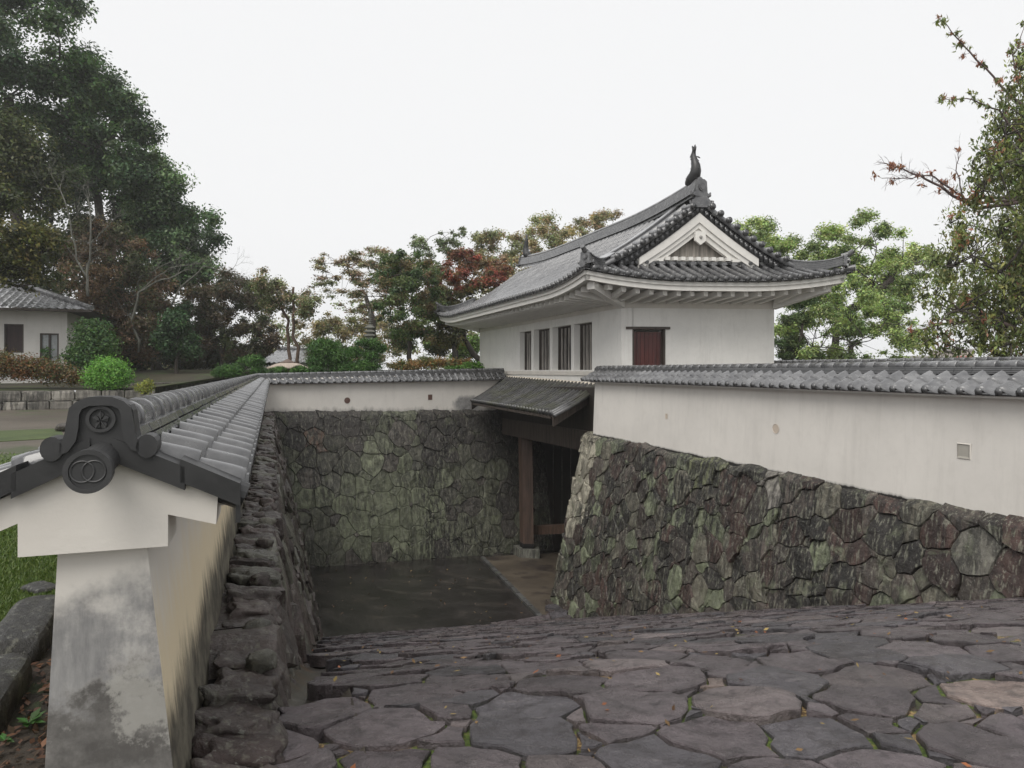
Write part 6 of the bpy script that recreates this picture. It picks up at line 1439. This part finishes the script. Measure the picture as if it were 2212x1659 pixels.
# --- right foreground weeping tree
WP = [(0.085, 0.10, 0.036), (0.06, 0.072, 0.028), (0.125, 0.14, 0.045), (0.16, 0.075, 0.05)]
gw_ = tree("weeping_cherry", "large drooping tree with dark olive leaves at the right edge, some turned red", "tree", hang(U(2330, 0, 18), -1.9),
     [pb(2170, 330, 60, 70, 18), pb(2190, 230, 40, 60, 18), pb(2130, 420, 70, 60, 18), pb(2100, 520, 90, 60, 18), pb(2180, 560, 80, 90, 18), pb(2060, 600, 60, 50, 18), pb(2120, 660, 90, 60, 18), pb(2190, 720, 70, 60, 18), pb(2080, 740, 50, 25, 18), pb(2030, 650, 40, 40, 18), pb(2260, 300, 90, 160, 18.5), pb(2270, 600, 90, 200, 18.5), pb(2150, 755, 60, 20, 18), pb(2205, 130, 18, 40, 18)], 90000, 0.13, WP, 71, 0.3, 520, 0.24, droop=1.3, aspect=0.36, flat=1.2, palw=(5, 5, 4, 0.5), surf=0.6)
rnd = random.Random(72); mb = MB(); tips = []
def spray(pts, r0, r1, n, mbx, tipl, Ls=0.35):
    P = [U(*q) for q in pts]; fine = []; mbx.tube([U(2330, 420, 18), P[0]], [0.07, r0], 6)
    for i in range(len(P) - 1):
        for k in range(4): fine.append(P[i].lerp(P[i + 1], k / 4) + Vector((rnd.gauss(0, .02), rnd.gauss(0, .02), rnd.gauss(0, .02))))
    fine.append(P[-1]); m = len(fine); mbx.tube(fine, [lerp(r0, r1, i / (m - 1)) for i in range(m)], 6)
    for _ in range(n):
        i = rnd.randrange(1, m); d = (fine[i] - fine[i - 1]).normalized() + Vector((rnd.gauss(0, .5), rnd.gauss(0, .5), rnd.gauss(0, .5))); d.normalize(); L = rnd.uniform(.4, 1) * Ls
        a = fine[i]; b = a + d * L; mbx.tube([a, a.lerp(b, .5) + Vector((0, 0, .02)), b + Vector((0, 0, -.04))], [r1 * .7, r1 * .5, r1 * .25], 4, caps=False)
        tipl.append((a.lerp(b, .6), L))
        for _ in range(2):
            c = a.lerp(b, rnd.uniform(.3, .9)); e = c + (d + Vector((rnd.gauss(0, .6), rnd.gauss(0, .6), rnd.gauss(0, .6)))).normalized() * L * .5; mbx.tube([c, e], [r1 * .4, r1 * .2], 4, caps=False)
spray([(2250, 260, 18), (2180, 200, 18), (2110, 130, 18), (2062, 75, 18), (2032, 44, 18)], .035, .008, 26, mb, tips)
spray([(2240, 330, 18), (2160, 240, 18), (2100, 215, 18), (2048, 215, 18)], .03, .008, 22, mb, tips)
spray([(2250, 300, 18), (2200, 180, 18), (2190, 120, 18), (2212, 60, 18)], .03, .008, 24, mb, tips)
t2 = []
spray([(2110, 450, 18), (2060, 425, 18), (2000, 385, 18), (1950, 365, 18), (1910, 352, 18)], .045, .009, 46, mb, t2, 0.42)
spray([(2100, 440, 18), (2050, 405, 18), (2010, 380, 18), (1960, 385, 18), (1905, 385, 18)], .03, .008, 40, mb, t2, 0.42)
spray([(2080, 430, 18), (2065, 370, 18), (2072, 320, 18)], .02, .006, 14, mb, t2, 0.35)
spray([(2300, 760, 18), (2150, 690, 18), (2040, 700, 18), (1980, 715, 18)], .07, .02, 20, mb, tips)
ob = gw_.part("branches", mb, m_bark("weeping_bark", (0.12, 0.085, 0.08)), smooth=True)
rs = np.random.RandomState(5)
cl = [(p, L * .45, rnd.choices((0, 2, 3), (4, 3, 3))[0], 1.1) for p, L in tips] + [(p, .12, 3, 1.2) for p, L in t2[::5]]
V, Fq, C = leaves(cl, 1500, 0.13, WP, rs, 1.0, 0.32, 1.3); ob = np_mesh("outer_leaves", V, Fq, C, MT['leaf'], gw_.o); ob.matrix_parent_inverse = gw_.inv
tg = bpy.data.objects.get("far_wood"); tag(tg, "hazy mass of far trees behind the garden", "wood", kind="stuff") if tg else None

# --- stone lantern with broad roof, pagoda
MT['pink'] = m_plain("pale_lantern_stone", (0.36, 0.30, 0.25), 0.7, 0.2, 5); MT['grey'] = m_plain("pagoda_stone", (0.15, 0.15, 0.13), 0.8, 0.2, 5)
c = U(622, 800, 27.6); g = G("stone_lantern", hang(c, -1.45), "wide low stone lantern whose pale tan roof shows above the back wall", "stone lantern")
def hexring(c, r, z, n=6, ph=0.3): return [Vector((c.x + r * math.cos(ph + 2 * math.pi * k / n), c.y + r * math.sin(ph + 2 * math.pi * k / n), z)) for k in range(n)]
def stack(mb, c, prof_, n=6, ph=0.3, col=(1, 1, 1)):
    R0 = [hexring(c, r, z, n, ph) for r, z in prof_]; vs = [v for r in R0 for v in r]; fs = []
    for i in range(len(prof_) - 1):
        for k in range(n): fs.append((i * n + k, i * n + (k + 1) % n, (i + 1) * n + (k + 1) % n, (i + 1) * n + k))
    fs.append(tuple(range(n))[::-1]); fs.append(tuple((len(prof_) - 1) * n + k for k in range(n))); mb.add(vs, fs, col)
k27 = 27.6 / F
z_e = (800 - 795) * k27; z_t = (800 - 784.5) * k27
mb = MB(); stack(mb, c, [(0.60, z_e - .03), (0.80, z_e - 0.02), (0.80, z_e + 0.02), (0.45, z_t - 0.02), (0.28, z_t + 0.01)], 8); g.part("roof_stone", mb, MT['pink'])
mb = MB(); stack(mb, c, [(0.30, z_t), (0.30, z_t + 0.05), (0.2, z_t + 0.07), (0.12, z_t + 0.12), (0.04, z_t + 0.16)], 8, col=(.35, .3, .3)); g.part("finial", mb, MT['pink'])
mb = MB(); stack(mb, c, [(0.34, z_e - .55), (0.34, z_e - 0.02)], 6, col=(.5, .5, .5)); g.part("fire_box", mb, MT['pink'])
mb = MB(); stack(mb, c, [(0.5, -1.5), (0.35, -1.3), (0.25, z_e - .9), (0.5, z_e - .7), (0.45, z_e - .54)], 6, col=(.6, .6, .6)); g.part("pedestal", mb, MT['pink'])
c = U(800, 800, 33); g = G("stone_pagoda", hang(c, -1.3), "slender grey stone pagoda of many tiers, half hidden behind the clipped pines", "stone pagoda")
k33 = 33 / F; mb = MB(); stack(mb, c, [(0.5, -1.3), (0.5, 0.0), (0.32, 0.05), (0.32, 0.45)], 4, .8); g.part("base", mb, MT['grey'])
for i in range(9):
    z = 0.45 + i * 0.19; r = 0.56 - i * 0.03; mb = MB(); stack(mb, c, [(r * .62, z - .02), (r, z + .04), (r, z + .08), (r * .55, z + .13), (r * .5, z + .2)], 4, .8); g.part("tier", mb, MT['grey'])
mb = MB(); mb.tube([(c.x, c.y, 2.1), (c.x, c.y, 2.9)], [.06, .03], 8); [mb.tube([(c.x, c.y, 2.25 + .1 * i), (c.x, c.y, 2.29 + .1 * i)], .1, 10) for i in range(5)]; g.part("finial", mb, MT['grey'])
# --- far right: town buildings and pylon seen through the gap
MT['town'] = m_plain("far_town_wall", (0.45, 0.42, 0.4), 0.8, 0.1); MT['steel'] = m_plain("far_steel", (0.5, 0.52, 0.54), 0.6, 0.05)
for (x0, x1, y0, colr, lb) in ((2060, 2105, 757, (0.9, 0.82, 0.75), "far beige building with red window strips under the drooping leaves"), (1985, 2050, 772, (1, 1, 1.05), "far pale grey building low in the gap between the trees")):
    Y = 200; a = U(x0, y0, Y); b = U(x1, y0, Y); g = G("far_building", Vector(((a.x + b.x) / 2, Y, -9)), lb, "building")
    mb = MB(); mb.bx(a.x, Y, -9, b.x, Y + 12, a.z, colr); g.part("wall", mb, MT['town']); mb = MB(); mb.bx(a.x - .3, Y - .3, a.z, b.x + .3, Y + 12.3, a.z + .5, (.8,) * 3); g.part("roof", mb, MT['town'])
    for k in range(4):
        mb = MB(); xx = lerp(a.x, b.x, (k + .3) / 4.3); mb.bx(xx, Y - .1, a.z - 3.2, xx + (b.x - a.x) * .13, Y - .01, a.z - 1.6, (0.9, 0.2, 0.18) if x0 > 2050 else (.4, .45, .5)); g.part("window", mb, MT['town'])
Y = 250; k = Y / F; c = U(1997, 790, Y); g = G("power_pylon", hang(c, -9), "faint grey power pylon in the gap between the green trees", "pylon")
mb = MB(); zt2 = (800 - 700) * k; lv = [lerp(-9, zt2, i / 9) for i in range(10)]; hw_ = lambda z: lerp(2.2, 0.3, (z + 9) / (zt2 + 9))
for sx in (-1, 1):
    for sy in (-1, 1): mb.tube([(c.x + sx * hw_(z), Y + sy * hw_(z), z) for z in lv], 0.13, 4)
for i in range(9):
    a, b = lv[i], lv[i + 1]
    for sy in (-1, 1): mb.tube([(c.x - hw_(a), Y + sy * hw_(a), a), (c.x + hw_(b), Y + sy * hw_(b), b)], 0.07, 4); mb.tube([(c.x + hw_(a), Y + sy * hw_(a), a), (c.x - hw_(b), Y + sy * hw_(b), b)], 0.07, 4)
g.part("lattice", mb, MT['steel'])
for zf, L in ((0.98, 2.4), (0.9, 3), (0.82, 2.7)):
    z = lerp(-9, zt2, zf); mb = MB(); mb.tube([(c.x - L, Y, z), (c.x + L, Y, z)], 0.15, 4); g.part("cross_arm", mb, MT['steel'])
# --- low plants, needles and fallen leaves
rs = np.random.RandomState(12)
def scatter(name, n, fn, size, pal, label, up=0.3):
    P = np.array([fn() for _ in range(n)]); cl = None
    nrm = rs.normal(size=(n, 3)) * up; nrm[:, 2] += 1; nrm /= np.linalg.norm(nrm, axis=1)[:, None]
    t = rs.normal(size=(n, 3)); u = t - nrm * (t * nrm).sum(1)[:, None]; u /= np.linalg.norm(u, axis=1)[:, None]; v = np.cross(nrm, u)
    s = size * (.5 + rs.random(n)); V = np.empty((n, 4, 3)); L = s[:, None]
    V[:, 0] = P - u * L * .5; V[:, 1] = P + v * L * .25; V[:, 2] = P + u * L * .5; V[:, 3] = P - v * L * .25
    col = np.array(pal)[rs.randint(0, len(pal), n)] * (1 + .2 * rs.normal(size=(n, 1))).clip(.5, 1.5)
    ob = np_mesh(name, V.reshape(-1, 3), np.arange(n * 4).reshape(-1, 4), np.repeat(col, 4, axis=0), MT['leaf']); tag(ob, label, kind="stuff"); return ob
r9 = random.Random(99)
def fstep():
    Y = r9.uniform(2.3, 7) ; X = r9.uniform(-0.345 * Y + .3, 6); return (X, Y, step_z(X, Y) + 0.012)
scatter("fallen_leaves", 260, fstep, 0.035, [(0.28, 0.1, 0.04), (0.2, 0.12, 0.05), (0.3, 0.22, 0.08), (0.12, 0.07, 0.04)], "few fallen autumn leaves on the wet steps")
def fsoil():
    p = gq(r9.uniform(-60, 250), r9.uniform(1400, 1700), -1.47); return (p.x, p.y, -1.475 + r9.uniform(0, 0.012))
def fland():
    X = r9.uniform(-6, 1.5); Y = r9.uniform(17.5, 24); return (X, Y, floor_z(X, Y) + 0.012)
scatter("landing_leaves", 120, fland, 0.07, [(0.16, 0.09, 0.05), (0.1, 0.07, 0.05), (0.22, 0.16, 0.08)], "few leaves and bits on the wet landing")
scatter("leaf_litter", 500, fsoil, 0.04, [(0.1, 0.05, 0.03), (0.06, 0.04, 0.025), (0.14, 0.07, 0.04)], "rotting leaves on the dark soil beside the wall end")
def fgut():
    Y = r9.uniform(2.6, 6.5); z = min(step_z(-0.345 * Y + .3, Y), -1.5); h = -1.42 - z; X = -0.345 * Y + .02 + .236 * h + 0.14 + r9.gauss(0, .05); return (X, Y, z - 0.145)
scatter("gutter_leaves", 120, fgut, 0.03, [(0.2, 0.08, 0.03), (0.25, 0.13, 0.05)], "rusty leaves caught in the drainage channel")
def weed(px, py, n, s, lb, seed):
    p = gq(px, py, -1.47); rn = random.Random(seed); mb = MB()
    for k in range(n):
        a = rn.uniform(0, 6.28); L = s * rn.uniform(.6, 1.1); d = Vector((math.cos(a), math.sin(a), rn.uniform(.15, .8))).normalized(); sd = Vector((-math.sin(a), math.cos(a), 0)) * L * .22
        mb.add([p, p + d * L * .5 + sd, p + d * L + Vector((0, 0, -L * .15)), p + d * L * .5 - sd], [(0, 1, 2, 3)], (0.05, 0.13 * rn.uniform(.7, 1.2), 0.03))
    o = mb.build("weed", MT['leaf']); tag(o, lb, "weed", "weeds on the bare soil")
weed(62, 1562, 14, 0.075, "largest leafy weed on the bare soil beside the streaked wall end", 1); weed(10, 1600, 8, 0.05, "small weed at the left edge, below the largest one", 2)
# grass blades on the verge
def fgrass():
    while True:
        x = r9.uniform(-420, 215) if r9.random() < 0.45 else r9.uniform(-60, 215); y = 978 + (r9.random() ** 0.6) * 390
        if y > 1370 - 0.55 * max(0, x - 30) : continue
        p = gq(x, y, -1.488); return (p.x, p.y, p.z + 0.01)
n = 52000; P = np.array([fgrass() for _ in range(n)]); h = 0.02 + 0.03 * rs.random(n); a = rs.random(n) * 6.28; wv = 0.004 + 0.0012 * P[:, 1]
dx = np.cos(a) * wv; dy = np.sin(a) * wv; V = np.empty((n, 3, 3)); V[:, 0] = P + np.stack([dx, dy, 0 * dx], 1); V[:, 1] = P - np.stack([dx, dy, 0 * dx], 1); V[:, 2] = P + np.stack([rs.normal(size=n) * .02, rs.normal(size=n) * .02, h], 1)
col = np.array([(0.09, 0.14, 0.035), (0.065, 0.105, 0.03), (0.13, 0.17, 0.055)])[rs.randint(0, 3, n)] * (1 + .15 * rs.normal(size=(n, 1)))
ob = np_mesh("grass", V.reshape(-1, 3), np.arange(n * 3).reshape(-1, 3), np.repeat(col, 3, axis=0), MT['leaf']); tag(ob, "short bright grass on the verge beside the left wall", kind="stuff")

# ============================== HAZE: damp air between the far trees
mb = MB(); mb.bx(-300, -130, -10, 300, 300, 34)
hz = bpy.data.materials.new("damp_air"); hz.use_nodes = True; t_ = hz.node_tree; t_.nodes.clear()
oo = t_.nodes.new("ShaderNodeOutputMaterial"); pv = t_.nodes.new("ShaderNodeVolumePrincipled"); t_.links.new(pv.outputs[0], oo.inputs['Volume'])
pv.inputs['Color'].default_value = (0.95, 0.96, 0.97, 1); pv.inputs['Density'].default_value = 0.0007; pv.inputs['Anisotropy'].default_value = 0.2
ob = mb.build("haze", hz); tag(ob, "thin damp haze in the air", kind="stuff")
sc.cycles.volume_bounces = 2
